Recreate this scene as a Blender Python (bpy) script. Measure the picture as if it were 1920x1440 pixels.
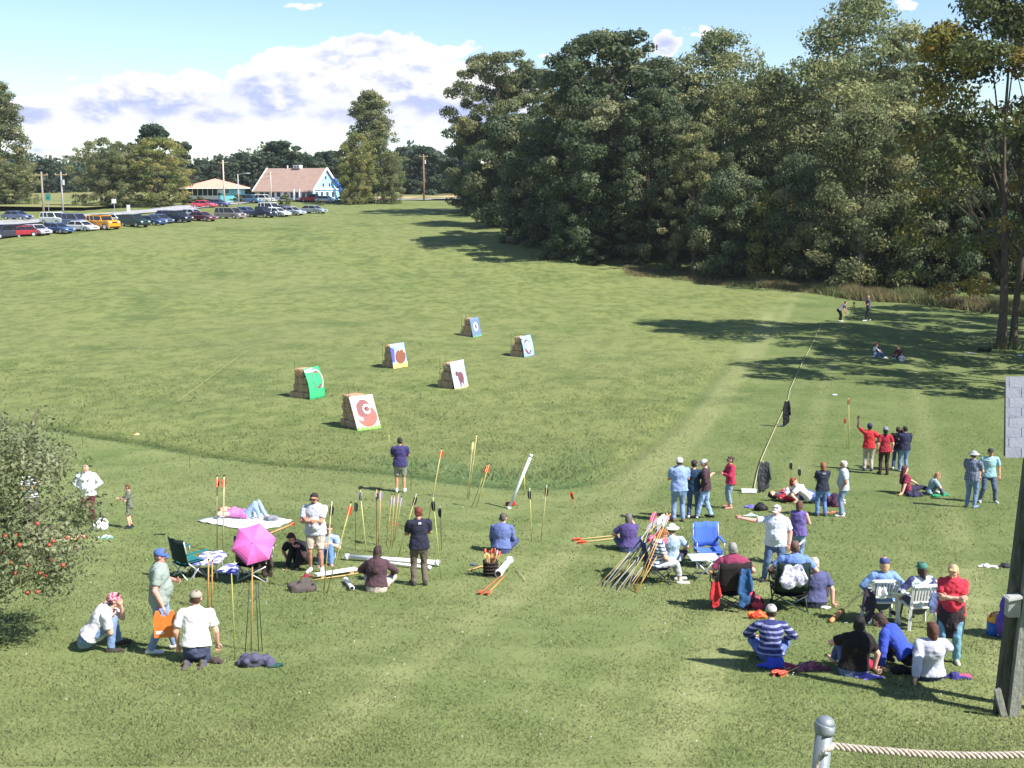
import bpy, bmesh, math, random
import numpy as np
from mathutils import Vector, Matrix, Quaternion
for o in list(bpy.data.objects): bpy.data.objects.remove(o)
S = bpy.context.scene
COL = S.collection
random.seed(7); NR = np.random.RandomState(11)
R = math.radians
# ------------------------------------------------------------------ camera, sky, sun, exposure
F, PITCH = 2300.0, math.atan(380/2300.0)        # focal length in photo pixels, downward pitch
cd = bpy.data.cameras.new("camera"); cam = bpy.data.objects.new("camera", cd); COL.objects.link(cam)
cd.sensor_width = 36; cd.lens = 36*F/1920; cd.clip_start = .1; cd.clip_end = 20000
cam.location = (0, 0, 0); cam.rotation_euler = (R(90)-PITCH, 0, 0)
S.camera = cam
SUN_EL = R(47)
sd = Vector((.84, -.54, 0)).normalized()*math.cos(SUN_EL) + Vector((0, 0, math.sin(SUN_EL)))   # towards the sun
sl = bpy.data.lights.new("sun", 'SUN'); sl.energy = 4.6; sl.angle = R(.5); sl.color = (1, .955, .88)
so = bpy.data.objects.new("sun", sl); COL.objects.link(so)
so.rotation_euler = sd.to_track_quat('Z', 'Y').to_euler()
S.view_settings.view_transform = 'Standard'; S.view_settings.look = 'None'
S.view_settings.exposure = 1.0; S.view_settings.gamma = 1
W = bpy.data.worlds.new("World"); S.world = W; W.use_nodes = True
def pix_dir(px, py):
    c, s = math.cos(PITCH), math.sin(PITCH); u = 720-py
    return Vector((px-960, F*c+u*s, -F*s+u*c))
class NT:                                       # tiny node-tree helper
    def __init__(s, nt): s.t = nt; s.n = nt.nodes; s.l = nt.links
    def new(s, k, **kw):
        n = s.n.new(k)
        for a, b in kw.items(): setattr(n, a, b)
        return n
    def put(s, sock, v):
        if isinstance(v, bpy.types.NodeSocket): s.l.new(v, sock)
        elif v is not None: sock.default_value = v
    def m(s, op, a, b=None, c=None, clamp=False):
        n = s.new('ShaderNodeMath', operation=op, use_clamp=clamp)
        s.put(n.inputs[0], a); s.put(n.inputs[1], b)
        if c is not None: s.put(n.inputs[2], c)
        return n.outputs[0]
    def mix(s, f, a, b, mode='MIX'):
        n = s.new('ShaderNodeMix', data_type='RGBA', blend_type=mode)
        s.put(n.inputs[0], f)
        for i, v in ((6, a), (7, b)):
            if isinstance(v, (tuple, list)) and len(v) == 3: v = (*v, 1)
            s.put(n.inputs[i], v)
        return n.outputs[2]
    def noise(s, vec, scale, detail=3, rough=.5, dist=0):
        n = s.new('ShaderNodeTexNoise'); s.put(n.inputs['Vector'], vec)
        n.inputs['Scale'].default_value = scale; n.inputs['Detail'].default_value = detail
        n.inputs['Roughness'].default_value = rough; n.inputs['Distortion'].default_value = dist
        return n.outputs[0]
    def ramp(s, v, lo, hi, a=0, b=1):
        n = s.new('ShaderNodeMapRange', interpolation_type='SMOOTHSTEP')
        s.put(n.inputs[0], v); n.inputs[1].default_value = lo; n.inputs[2].default_value = hi
        n.inputs[3].default_value = a; n.inputs[4].default_value = b
        return n.outputs[0]
    def comb(s, x, y, z):
        n = s.new('ShaderNodeCombineXYZ')
        s.put(n.inputs[0], x); s.put(n.inputs[1], y); s.put(n.inputs[2], z); return n.outputs[0]
def make_world():
    t = NT(W.node_tree); t.n.clear()
    sky = t.new('ShaderNodeTexSky', sky_type='NISHITA'); sky.sun_disc = False
    sky.sun_elevation = SUN_EL; sky.sun_rotation = math.atan2(sd.x, sd.y)
    sky.air_density = .9; sky.dust_density = .05; sky.ozone_density = 2.6; sky.altitude = 200
    tc = t.new('ShaderNodeTexCoord'); sp = t.new('ShaderNodeSeparateXYZ'); t.put(sp.inputs[0], tc.outputs['Generated'])
    y = t.m('MAXIMUM', t.m('ABSOLUTE', sp.outputs[1]), .08)
    a, e = t.m('DIVIDE', sp.outputs[0], y), t.m('DIVIDE', sp.outputs[2], y)
    vec = t.comb(a, t.m('MULTIPLY', e, 1.7), 0)
    vec2 = t.comb(t.m('ADD', a, .006), t.m('ADD', t.m('MULTIPLY', e, 1.7), .014), 0)
    n1, n2 = t.noise(vec, 22, 9, .6, .15), t.noise(vec2, 22, 9, .6, .15)
    # cumulus banks: centre px, py, half width, half height, weight
    blobs = [(700, 132, 190, 66, 1.1), (610, 150, 110, 44, 1), (800, 165, 130, 62, 1.1), (680, 95, 75, 36, 1), (520, 170, 120, 48, 1),
             (280, 182, 168, 44, 1.05), (360, 155, 60, 30, 1), (190, 196, 80, 38, 1), (60, 212, 65, 30, .8), (90, 282, 150, 40, .62),
             (440, 300, 260, 24, .5), (800, 262, 130, 40, .66), (30, 300, 120, 30, .55), (620, 215, 200, 26, .7), (420, 210, 200, 26, .7),
             (1246, 88, 34, 27, 1), (1022, 104, 40, 9, .6), (562, 8, 60, 18, .5), (700, 32, 60, 12, .3), (1310, 60, 120, 14, .36),
             (1690, 12, 70, 18, .5), (900, 200, 120, 90, .9)]
    best = None
    for px, py, rx, ry, w in blobs:
        d = pix_dir(px, py); a0, e0 = d.x/d.y, d.z/d.y; ra, re = rx/2340, ry/2340
        u = t.m('MULTIPLY', t.m('SUBTRACT', a, a0), 1/ra); v = t.m('MULTIPLY', t.m('SUBTRACT', e, e0), 1/re)
        q = t.m('ADD', t.m('MULTIPLY', u, u), t.m('MULTIPLY', v, v))
        g = t.m('MULTIPLY', t.m('POWER', 2.718, t.m('MULTIPLY', q, -.8)), w)
        best = g if best is None else t.m('MAXIMUM', best, g)
    front = t.ramp(sp.outputs[1], .2, .5)
    gen = t.m('MULTIPLY', t.ramp(t.noise(vec, 2.2, 5, .55), .50, .72), t.m('SUBTRACT', 1, front))   # broken cloud behind the viewer
    best = t.m('ADD', t.m('MULTIPLY', best, front), t.m('MULTIPLY', gen, .9))
    dens = t.m('ADD', best, t.m('MULTIPLY', t.m('SUBTRACT', n1, .5), 1.7))
    cov = t.ramp(dens, .44, .53)
    wob = t.m('MULTIPLY', t.m('SUBTRACT', t.noise(t.comb(a, 0, .5), 9, 3), .5), .02)
    ee = t.m('ADD', e, wob); E = lambda py: pix_dir(960, py).z/pix_dir(960, py).y
    below = t.ramp(ee, E(232), E(244), 0, 1)
    cov = t.m('MULTIPLY', cov, t.m('ADD', t.m('MULTIPLY', below, t.m('SUBTRACT', t.ramp(n1, .42, .60, .25, .85), 1)), 1))
    belly = t.m('MULTIPLY', t.ramp(ee, E(168), E(222)), t.m('SUBTRACT', 1, t.m('MULTIPLY', below, .6)))
    emb = t.m('MULTIPLY', t.m('SUBTRACT', n1, n2), 5.5)
    # flat bases turn blue-grey, tops stay white
    base = t.m('MULTIPLY', t.ramp(t.noise(t.comb(t.m('MULTIPLY', a, .6), t.m('MULTIPLY', e, 2.2), .3), 15, 4, .5), .46, .62), .8)
    sh = t.m('ADD', t.m('SUBTRACT', .10, emb), t.m('ADD', t.m('MULTIPLY', base, .8), t.m('MULTIPLY', t.m('MULTIPLY', belly, front), 1.0)), clamp=True)
    sh = t.m('MULTIPLY', sh, t.ramp(dens, .50, .85, .25, 1))
    cc = t.mix(sh, (1.0, 1.0, 1.0), (.53, .60, .90))
    b1 = t.new('ShaderNodeBackground'); t.put(b1.inputs[0], sky.outputs[0]); b1.inputs[1].default_value = .09
    b2 = t.new('ShaderNodeBackground'); t.put(b2.inputs[0], cc); b2.inputs[1].default_value = .56
    mx = t.new('ShaderNodeMixShader'); t.put(mx.inputs[0], cov); t.put(mx.inputs[1], b1.outputs[0]); t.put(mx.inputs[2], b2.outputs[0])
    o = t.new('ShaderNodeOutputWorld'); t.put(o.inputs[0], mx.outputs[0])
make_world()
# ------------------------------------------------------------------ terrain profile, metres below the eye
PY = [-60, 0, 6, 10, 13, 15.5, 18.8, 22, 25.7, 31.4, 36.3, 41, 50, 70, 95, 115, 132, 150, 165, 200, 240, 275, 340, 500, 4000]
PZ = [-1.7, -1.7, -4.1, -6.0, -7.0, -7.35, -7.6, -8.05, -8.55, -9.0, -9.55, -9.85, -10.3, -10.6, -10.6, -9.9, -8.8, -7.1, -6.1, -5.2, -4.4, -3.7, -3.5, -3.4, -3.4]
_ty = np.arange(-60, 520, .5); _tz = np.interp(_ty, PY, PZ)
_k = np.exp(-np.linspace(-2, 2, 9)**2); _k /= _k.sum()
_tz = np.convolve(np.pad(_tz, 4, mode='edge'), _k, mode='valid')
def hz(x, y):                                   # ground height, works on numbers and arrays
    x = np.asarray(x, float); y = np.asarray(y, float)
    z = np.interp(y, _ty, _tz)
    amp = np.clip((y-20)/60, 0, 1)*.12+.02
    z = z+amp*(np.sin(x*.21+y*.07+1)*np.sin(y*.13+.4)+.5*np.sin(x*.53-y*.31)*np.sin(y*.41+x*.2))
    return z
def H(x, y): return float(hz(x, y))
def g(px, py):                                  # photo pixel -> point on the ground
    d = pix_dir(px, py); d = d/d.y
    ys = np.concatenate([np.arange(12, 120, .25), np.arange(120, 500, 1), np.arange(500, 4000, 20)])
    f = d.z*ys-hz(d.x*ys, ys)
    i = np.where(f < 0)[0]
    i = i[0] if len(i) else len(ys)-1
    lo, hi = ys[max(i-1, 0)], ys[i]
    for _ in range(22):
        m = (lo+hi)/2
        if d.z*m-H(d.x*m, m) < 0: hi = m
        else: lo = m
    return Vector((d.x*hi, hi, H(d.x*hi, hi)))
def at(px, py, Y):                              # photo pixel -> point at forward distance Y
    d = pix_dir(px, py); return d*(Y/d.y)
def ppm(Y, py=720): d = pix_dir(960, py); return d.y/Y   # pixels per metre across at distance Y
# ------------------------------------------------------------------ object helpers
def tag(o, label=None, cat=None, group=None, kind=None):
    if label: o['label'] = label
    if cat: o['category'] = cat
    if group: o['group'] = group
    if kind: o['kind'] = kind
    return o
def thing(name, loc, label, cat, group=None, rz=0):
    o = bpy.data.objects.new(name, None); COL.objects.link(o); o.empty_display_size = .2
    o.location = loc; o.rotation_euler = (0, 0, rz)
    return tag(o, label, cat, group)
def copy_tree(o, parent=None, mats=None):
    c = o.copy(); COL.objects.link(c); c.parent = parent
    for ch in o.children: copy_tree(ch, c)
    return c
def basis(d):
    d = Vector(d).normalized(); a = Vector((0, 0, 1)) if abs(d.z) < .9 else Vector((1, 0, 0))
    u = d.cross(a).normalized(); return d, u, d.cross(u)
class MB:
    def __init__(s): s.v = []; s.f = []; s.mi = []; s.cur = 0
    def add(s, vs, fs):
        k = len(s.v); s.v += [tuple(v) for v in vs]; s.f += [tuple(i+k for i in f) for f in fs]; s.mi += [s.cur]*len(fs); return s
    def box(s, c, d, rz=0, M=None, taper=1):
        hx, hy, hz_ = d[0]/2, d[1]/2, d[2]/2
        vs = [Vector((x*hx*(taper if z > 0 else 1), y*hy*(taper if z > 0 else 1), z*hz_)) for z in (-1, 1) for y in (-1, 1) for x in (-1, 1)]
        m = M or Matrix.Rotation(rz, 3, 'Z')
        return s.add([m @ v+Vector(c) for v in vs], [(0, 2, 3, 1), (4, 5, 7, 6), (0, 1, 5, 4), (2, 6, 7, 3), (0, 4, 6, 2), (1, 3, 7, 5)])
    def bar(s, a, b, w, h, up=(0, 0, 1)):
        a, b = Vector(a), Vector(b); d = (b-a); L = d.length; d.normalize()
        u = d.cross(Vector(up)); u = u.normalized() if u.length > 1e-4 else basis(d)[1]
        v = u.cross(d).normalized(); m = Matrix((u, d, v)).transposed()
        return s.box((a+b)/2, (w, L, h), M=m)
    def tube(s, pts, rad, n=8, caps=True, flat=None):
        pts = [Vector(p) for p in pts]; m = len(pts)
        rad = rad if isinstance(rad, (list, tuple)) else [rad]*m
        vs = []; pu = None
        for i, p in enumerate(pts):
            d = (pts[min(i+1, m-1)]-pts[max(i-1, 0)])
            if d.length < 1e-7: d = Vector((0, 0, 1))
            d.normalize()
            if pu is None: _, u, _ = basis(d)
            else:
                u = pu-d*pu.dot(d); u = u.normalized() if u.length > 1e-5 else basis(d)[1]
            pu = u; w = d.cross(u)
            for k in range(n):
                a = 2*math.pi*k/n; o = (u*math.cos(a)+w*math.sin(a))*rad[i]
                if flat: o -= Vector(flat[0])*o.dot(Vector(flat[0]))*(1-flat[1])
                vs.append(p+o)
        fs = [(i*n+k, i*n+(k+1) % n, (i+1)*n+(k+1) % n, (i+1)*n+k) for i in range(m-1) for k in range(n)]
        if caps: fs += [tuple(range(n))[::-1], tuple(range((m-1)*n, m*n))]
        return s.add(vs, fs)
    def cap(s, p0, r0, p1, r1, flat=None, n=12, e0='r', e1='r'):     # tapered capsule, round or cut ends
        p0, p1 = Vector(p0), Vector(p1); d = p1-p0
        if d.length < 1e-5: d = Vector((0, 0, 1e-4))
        d = d.normalized(); ps, rs = [], []
        q = 4
        if e0 == 'r':
            for i in range(q): a = math.pi/2*(1-i/q); ps.append(p0-d*r0*math.sin(a)); rs.append(max(r0*math.cos(a), 1e-3))
        ps += [p0, p1]; rs += [r0, r1]
        if e1 == 'r':
            for i in range(1, q+1): a = math.pi/2*i/q; ps.append(p1+d*r1*math.sin(a)); rs.append(max(r1*math.cos(a), 1e-3))
        return s.tube(ps, rs, n, flat=flat)
    def ell(s, c, r, M=None, nu=14, nv=9, zmin=-1):
        c = Vector(c); M = M or Matrix.Identity(3); vs, fs = [], []
        a0 = math.asin(max(-1, min(1, zmin)))
        for j in range(nv+1):
            a = a0+(math.pi/2-a0)*j/nv
            for i in range(nu):
                b = 2*math.pi*i/nu
                vs.append(c+M @ Vector((r[0]*math.cos(a)*math.cos(b), r[1]*math.cos(a)*math.sin(b), r[2]*math.sin(a))))
        for j in range(nv):
            for i in range(nu): fs.append((j*nu+i, j*nu+(i+1) % nu, (j+1)*nu+(i+1) % nu, (j+1)*nu+i))
        fs.append(tuple(range(nu))[::-1])
        return s.add(vs, fs)
    def prism(s, poly, o, ux, uy, un, t):        # poly (a,b) in the plane ux,uy at o, thickness t along un
        o, ux, uy, un = Vector(o), Vector(ux), Vector(uy), Vector(un); n = len(poly)
        vs = [o+ux*a+uy*b for a, b in poly]+[o+ux*a+uy*b+un*t for a, b in poly]
        return s.add(vs, [tuple(range(n))[::-1], tuple(range(n, 2*n))]+[(i, (i+1) % n, n+(i+1) % n, n+i) for i in range(n)])
    def build(s, name, mat=None, parent=None, smooth=False, fix=True):
        me = bpy.data.meshes.new(name); me.from_pydata(s.v, [], s.f)
        for m in (mat if isinstance(mat, (list, tuple)) else [mat]):
            if m: me.materials.append(m)
        if any(s.mi): me.polygons.foreach_set('material_index', s.mi)
        if fix:
            bm = bmesh.new(); bm.from_mesh(me); bmesh.ops.recalc_face_normals(bm, faces=bm.faces); bm.to_mesh(me); bm.free()
        if smooth: me.polygons.foreach_set('use_smooth', [True]*len(me.polygons))
        o = bpy.data.objects.new(name, me); COL.objects.link(o)
        if parent: o.parent = parent
        return o
def bevel(o, w=.02, n=2):
    m = o.modifiers.new('bevel', 'BEVEL'); m.width = w; m.segments = n; m.limit_method = 'ANGLE'; return o
# ------------------------------------------------------------------ materials
_mc = {}
def lin(c): return tuple((v/255/12.92 if v/255 <= .04045 else ((v/255+.055)/1.055)**2.4) for v in c)
def mat(col, rough=.8, kind='plain', col2=None, scale=8, metal=0, bump=.3, name=None):
    key = (tuple(round(c, 3) for c in col), rough, kind, tuple(col2) if col2 else None, scale, metal, bump)
    if key in _mc: return _mc[key]
    m = bpy.data.materials.new(name or kind); m.use_nodes = True; t = NT(m.node_tree); t.n.clear()
    b = t.new('ShaderNodeBsdfPrincipled'); o = t.new('ShaderNodeOutputMaterial'); t.put(o.inputs[0], b.outputs[0])
    tc = t.new('ShaderNodeTexCoord'); P = tc.outputs['Object']
    b.inputs['Roughness'].default_value = rough; b.inputs['Metallic'].default_value = metal
    c2 = col2 or tuple(v*.72 for v in col)
    if kind == 'stripes' or kind == 'vstripes':
        sp = t.new('ShaderNodeSeparateXYZ'); t.put(sp.inputs[0], P)
        w = t.m('ADD', sp.outputs[2 if kind == 'stripes' else 0], t.m('MULTIPLY', t.noise(P, 6, 2), .03))
        f = t.ramp(t.m('FRACT', t.m('MULTIPLY', w, scale)), .58, .66); base = t.mix(f, col, c2)
        base = t.mix(t.ramp(t.noise(P, 12, 3), .3, .7), base, t.mix(.18, base, (.05, .05, .05)))
    elif kind == 'patch':
        base = t.mix(t.ramp(t.noise(P, scale, 3, .6), .46, .54), col, c2)
    elif kind == 'plaid':
        sp = t.new('ShaderNodeSeparateXYZ'); t.put(sp.inputs[0], P)
        f1 = t.m('GREATER_THAN', t.m('FRACT', t.m('MULTIPLY', sp.outputs[2], scale)), .5)
        f2 = t.m('GREATER_THAN', t.m('FRACT', t.m('MULTIPLY', sp.outputs[0], scale)), .5)
        base = t.mix(t.m('MULTIPLY', t.m('ADD', f1, f2), .5), col, c2)
    elif kind == 'straw':
        mp = t.new('ShaderNodeMapping'); t.put(mp.inputs[0], P); mp.inputs[3].default_value = (4, 30, 30)
        f = t.noise(mp.outputs[0], 2.5, 4, .7); base = t.mix(t.ramp(f, .3, .7), c2, col)
    elif kind == 'wood':
        mp = t.new('ShaderNodeMapping'); t.put(mp.inputs[0], P); mp.inputs[3].default_value = (9, 9, 1)
        f = t.noise(mp.outputs[0], 3, 5, .65, .6); base = t.mix(t.ramp(f, .3, .7), c2, col)
    else:
        f = t.noise(P, scale, 4, .6); base = t.mix(t.ramp(f, .35, .75, 0, .6), col, c2)
    t.put(b.inputs['Base Color'], base)
    if bump:
        bp = t.new('ShaderNodeBump'); bp.inputs['Strength'].default_value = bump; bp.inputs['Distance'].default_value = .02
        sc = 14 if kind != 'straw' else 40
        t.put(bp.inputs['Height'], t.noise(P, sc, 4, .6)); t.put(b.inputs['Normal'], bp.outputs[0])
    if kind == 'paint' : b.inputs['Coat Weight'].default_value = .6
    m.diffuse_color = (*col, 1); _mc[key] = m; return m
def tame(c):
    m = sum(c)/3; return tuple(v*.84+m*.12 for v in c)
def cloth(c, c2=None, kind="cloth", scale=5): return mat(lin(tame(c)), .92, kind, lin(tame(c2)) if c2 else None, scale, 0, .5)
GLASS = mat((.018, .022, .028), .08, 'glass', scale=2, bump=0); METAL = mat((.55, .56, .58), .35, 'metal', metal=.8, bump=.05)
ALU = mat((.62, .63, .65), .4, 'metal', metal=.5, bump=0); RUBBER = mat((.02, .02, .021), .9, 'rubber', bump=0)
WOODM = mat(lin((196, 172, 120)), .7, 'wood', lin((160, 135, 90))); BAMBOO = mat(lin((190, 185, 130)), .6, 'wood', lin((160, 155, 100)))
STRAW = mat(lin((206, 184, 150)), .95, 'straw', lin((138, 114, 86)), bump=1.0)
WHITE = mat((.78, .78, .78), .6, 'plain', (.66, .66, .68)); BLACKC = cloth((24, 24, 28))
def skin_mat():
    m = bpy.data.materials.new('skin'); m.use_nodes = True; t = NT(m.node_tree)
    b = t.n['Principled BSDF']; a = t.new('ShaderNodeAttribute', attribute_name='col'); t.put(b.inputs['Base Color'], a.outputs[0])
    b.inputs['Roughness'].default_value = .6; return m
SKIN = skin_mat()
# ------------------------------------------------------------------ ground
def inpoly(x, y, poly):
    r = np.zeros(x.shape, bool); n = len(poly)
    for i in range(n):
        x0, y0 = poly[i]; x1, y1 = poly[(i+1) % n]
        c = ((y0 > y) != (y1 > y)) & (x < (x1-x0)*(y-y0)/(y1-y0+1e-12)+x0); r ^= c
    return r
def dseg(x, y, pts):
    d = np.full(x.shape, 1e9)
    for (x0, y0), (x1, y1) in zip(pts[:-1], pts[1:]):
        L = (x1-x0)**2+(y1-y0)**2+1e-9; t = np.clip(((x-x0)*(x1-x0)+(y-y0)*(y1-y0))/L, 0, 1)
        d = np.minimum(d, np.hypot(x-x0-t*(x1-x0), y-y0-t*(y1-y0)))
    return d
MOWPX = [(-160, 775), (0, 792), (120, 806), (260, 829), (380, 851), (520, 868), (620, 876), (740, 886), (860, 903), (960, 913), (1050, 912), (1112, 902),
         (1160, 878), (1215, 835), (1290, 765), (1345, 700), (1395, 640), (1420, 590)]
MOW = [tuple(g(*p)[:2]) for p in MOWPX]
POLY = MOW+[(26, 112), (10, 160), (-4, 250), (-300, 260), (-300, 45)]
def tallness(x, y):
    d = dseg(x, y, MOW); s = np.where(inpoly(x, y, POLY), d, -d); return np.clip(s/.5+.5, 0, 1), s
def ground_z(x, y):
    t, s = tallness(x, y)
    return hz(x, y)+t*.07-.10*np.exp(-(s/.35)**2)*(y < 75)
def build_ground():
    ys = [-50, -30, -15, -6, 0, 4, 8, 11, 13]
    while ys[-1] < 3500: ys.append(ys[-1]+max(.22, ys[-1]*.0085))
    ys = np.array(ys); nx = 300; t = np.linspace(-1, 1, nx); t = np.sign(t)*np.abs(t)**1.0
    X = t[None, :]*(ys[:, None].clip(0)*.62+12); Y = np.repeat(ys[:, None], nx, 1)
    Z = ground_z(X, Y); ny = len(ys)
    co = np.stack([X, Y, Z], -1).reshape(-1, 3)
    i = np.arange((ny-1)*nx).reshape(ny-1, nx)[:, :-1].ravel()
    fs = np.stack([i, i+1, i+nx+1, i+nx], 1)
    me = bpy.data.meshes.new('ground'); me.vertices.add(len(co)); me.vertices.foreach_set('co', co.ravel())
    me.loops.add(fs.size); me.loops.foreach_set('vertex_index', fs.ravel())
    me.polygons.add(len(fs)); me.polygons.foreach_set('loop_start', np.arange(0, fs.size, 4)); me.update(calc_edges=True)
    me.polygons.foreach_set('use_smooth', np.ones(len(fs), bool))
    tl, s = tallness(X, Y)
    p0, p1 = np.array(MOW[12]), np.array(MOW[16]); d = (p1-p0)/np.linalg.norm(p1-p0)
    perp = (X-p0[0])*d[1]-(Y-p0[1])*d[0]
    stripe = (np.sin(perp*2*math.pi/4.6)*.6+np.sin(perp*2*math.pi/1.5+1)*.4)*(1-tl)*np.clip((perp+2)/3, 0, 1)*np.clip(1-(perp-26)/14, 0, 1)
    stripe = np.clip(stripe+1.3*np.exp(-((s+.9)/.38)**2)*(X > MOW[12][0]-.5), -1, 1)
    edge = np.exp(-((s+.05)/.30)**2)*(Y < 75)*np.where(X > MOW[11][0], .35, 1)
    weeds = np.exp(-((s-1.1)/1.3)**2)*(Y < 60)*np.clip((X-MOW[6][0])/3, 0, 1)*np.clip((MOW[12][0]-X)/1.5, 0, 1)
    far = np.clip((Y-255)/10, 0, 1)
    brn = np.zeros_like(X)
    sub = ((tl < .5) & (Y < 37)).astype(float)
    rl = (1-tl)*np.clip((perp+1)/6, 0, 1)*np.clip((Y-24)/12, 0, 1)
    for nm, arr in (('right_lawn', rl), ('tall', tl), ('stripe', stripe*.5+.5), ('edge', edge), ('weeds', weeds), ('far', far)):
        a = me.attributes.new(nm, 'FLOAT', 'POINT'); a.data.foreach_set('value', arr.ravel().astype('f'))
    m = bpy.data.materials.new('grass_ground'); m.use_nodes = True; n = NT(m.node_tree); b = n.n['Principled BSDF']
    at_ = lambda k: n.new('ShaderNodeAttribute', attribute_name=k).outputs['Fac']
    P = n.new('ShaderNodeTexCoord').outputs['Object']
    big, mid, fine = n.noise(P, .045, 4, .55), n.noise(P, .45, 5, .65), n.noise(P, 5, 5, .7)
    mp = n.new('ShaderNodeMapping'); n.put(mp.inputs[0], P); mp.inputs[3].default_value = (1.1, .7, 1)
    mid2 = n.noise(mp.outputs[0], .9, 6, .7)
    lawn = n.mix(n.ramp(mid, .33, .68), (.142, .184, .062), (.212, .244, .096))
    tall = n.mix(n.ramp(mid2, .36, .60), (.112, .146, .045), (.196, .222, .078))
    c = n.mix(at_('tall'), lawn, tall)
    c = n.mix(n.ramp(big, .38, .66, 0, .42), c, (.185, .205, .085))
    c = n.mix(n.m('MULTIPLY', n.ramp(at_('stripe'), .5, 1), .6), c, (.29, .30, .135))
    c = n.mix(n.m('MULTIPLY', n.ramp(n.noise(P, .17, 4, .6), .55, .72), .35), c, (.085, .14, .032))
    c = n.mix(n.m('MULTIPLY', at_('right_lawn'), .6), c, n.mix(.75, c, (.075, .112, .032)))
    c = n.mix(n.ramp(fine, .3, .6, .22, 0), c, n.mix(.5, c, (.07, .10, .03)))
    c = n.mix(n.ramp(n.noise(P, .11, 6, .75), .52, .66, 0, .65), c, (.078, .115, .036))
    c = n.mix(n.ramp(n.noise(P, 14, 4, .7), .52, .78, 0, .3), c, (.25, .28, .11))
    c = n.mix(n.m('MULTIPLY', at_('edge'), n.ramp(n.noise(P, .9, 4, .7), .3, .6, .6, 1)), c, (.028, .05, .012))  # shade of the ditch along the mow line, painted in as dark green
    c = n.mix(n.m('MULTIPLY', at_('weeds'), n.ramp(n.noise(P, 1.2, 5, .7), .3, .6, .35, .9)), c, (.075, .15, .06))
    c = n.mix(n.m('MULTIPLY', at_('far'), n.ramp(n.noise(P, .02, 3), .4, .6, .5, 1)), c, (.22, .21, .085))
    n.put(b.inputs['Base Color'], c); b.inputs['Roughness'].default_value = .95
    b.inputs['Specular IOR Level'].default_value = .15
    bp = n.new('ShaderNodeBump'); bp.inputs['Strength'].default_value = .55; bp.inputs['Distance'].default_value = .07
    n.put(bp.inputs['Height'], n.m('ADD', n.noise(P, 2.6, 6, .72), n.m('MULTIPLY', n.noise(P, .6, 4, .6), .2))); n.put(b.inputs['Normal'], bp.outputs[0])
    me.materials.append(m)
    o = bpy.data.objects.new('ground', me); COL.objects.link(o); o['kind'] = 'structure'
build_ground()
def raw_mesh(name, co, nper, mats, attrs=None, smooth=False):
    n = len(co)//nper
    me = bpy.data.meshes.new(name); me.vertices.add(len(co)); me.vertices.foreach_set('co', co.astype('f').ravel())
    me.loops.add(n*nper); me.loops.foreach_set('vertex_index', np.arange(n*nper, dtype='i'))
    me.polygons.add(n); me.polygons.foreach_set('loop_start', np.arange(0, n*nper, nper, dtype='i')); me.update(calc_edges=True)
    for k, a in (attrs or {}).items():
        at_ = me.attributes.new(k, 'FLOAT', 'POINT'); at_.data.foreach_set('value', np.repeat(a, nper).astype('f'))
    for m in mats: me.materials.append(m)
    return me
def leafmat(name, c1, c2, c3=None, trans=.3, rough=.6, up=False):
    m = bpy.data.materials.new(name); m.use_nodes = True; t = NT(m.node_tree); b = t.n['Principled BSDF']; out = t.n['Material Output']
    a = t.new('ShaderNodeAttribute', attribute_name='rnd').outputs['Fac']; q = t.new('ShaderNodeAttribute', attribute_name='clump').outputs['Fac']
    c = t.mix(a, c1, c2); c = t.mix(t.ramp(q, .70, .92, 0, .75), c, c3 or c2)
    oi = t.new('ShaderNodeObjectInfo').outputs['Random']
    c = t.mix(t.m('MULTIPLY', oi, .25), c, t.mix(oi, c1, c2))
    t.put(b.inputs['Base Color'], c); b.inputs['Roughness'].default_value = rough; b.inputs['Specular IOR Level'].default_value = .25
    tr = t.new('ShaderNodeBsdfTranslucent'); t.put(tr.inputs[0], c); mx = t.new('ShaderNodeMixShader'); mx.inputs[0].default_value = trans
    if up: n_ = t.comb(0., 0., 1.); t.put(b.inputs['Normal'], n_); t.put(tr.inputs['Normal'], n_)
    t.put(mx.inputs[1], b.outputs[0]); t.put(mx.inputs[2], tr.outputs[0]); t.put(out.inputs[0], mx.outputs[0]); return m
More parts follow.
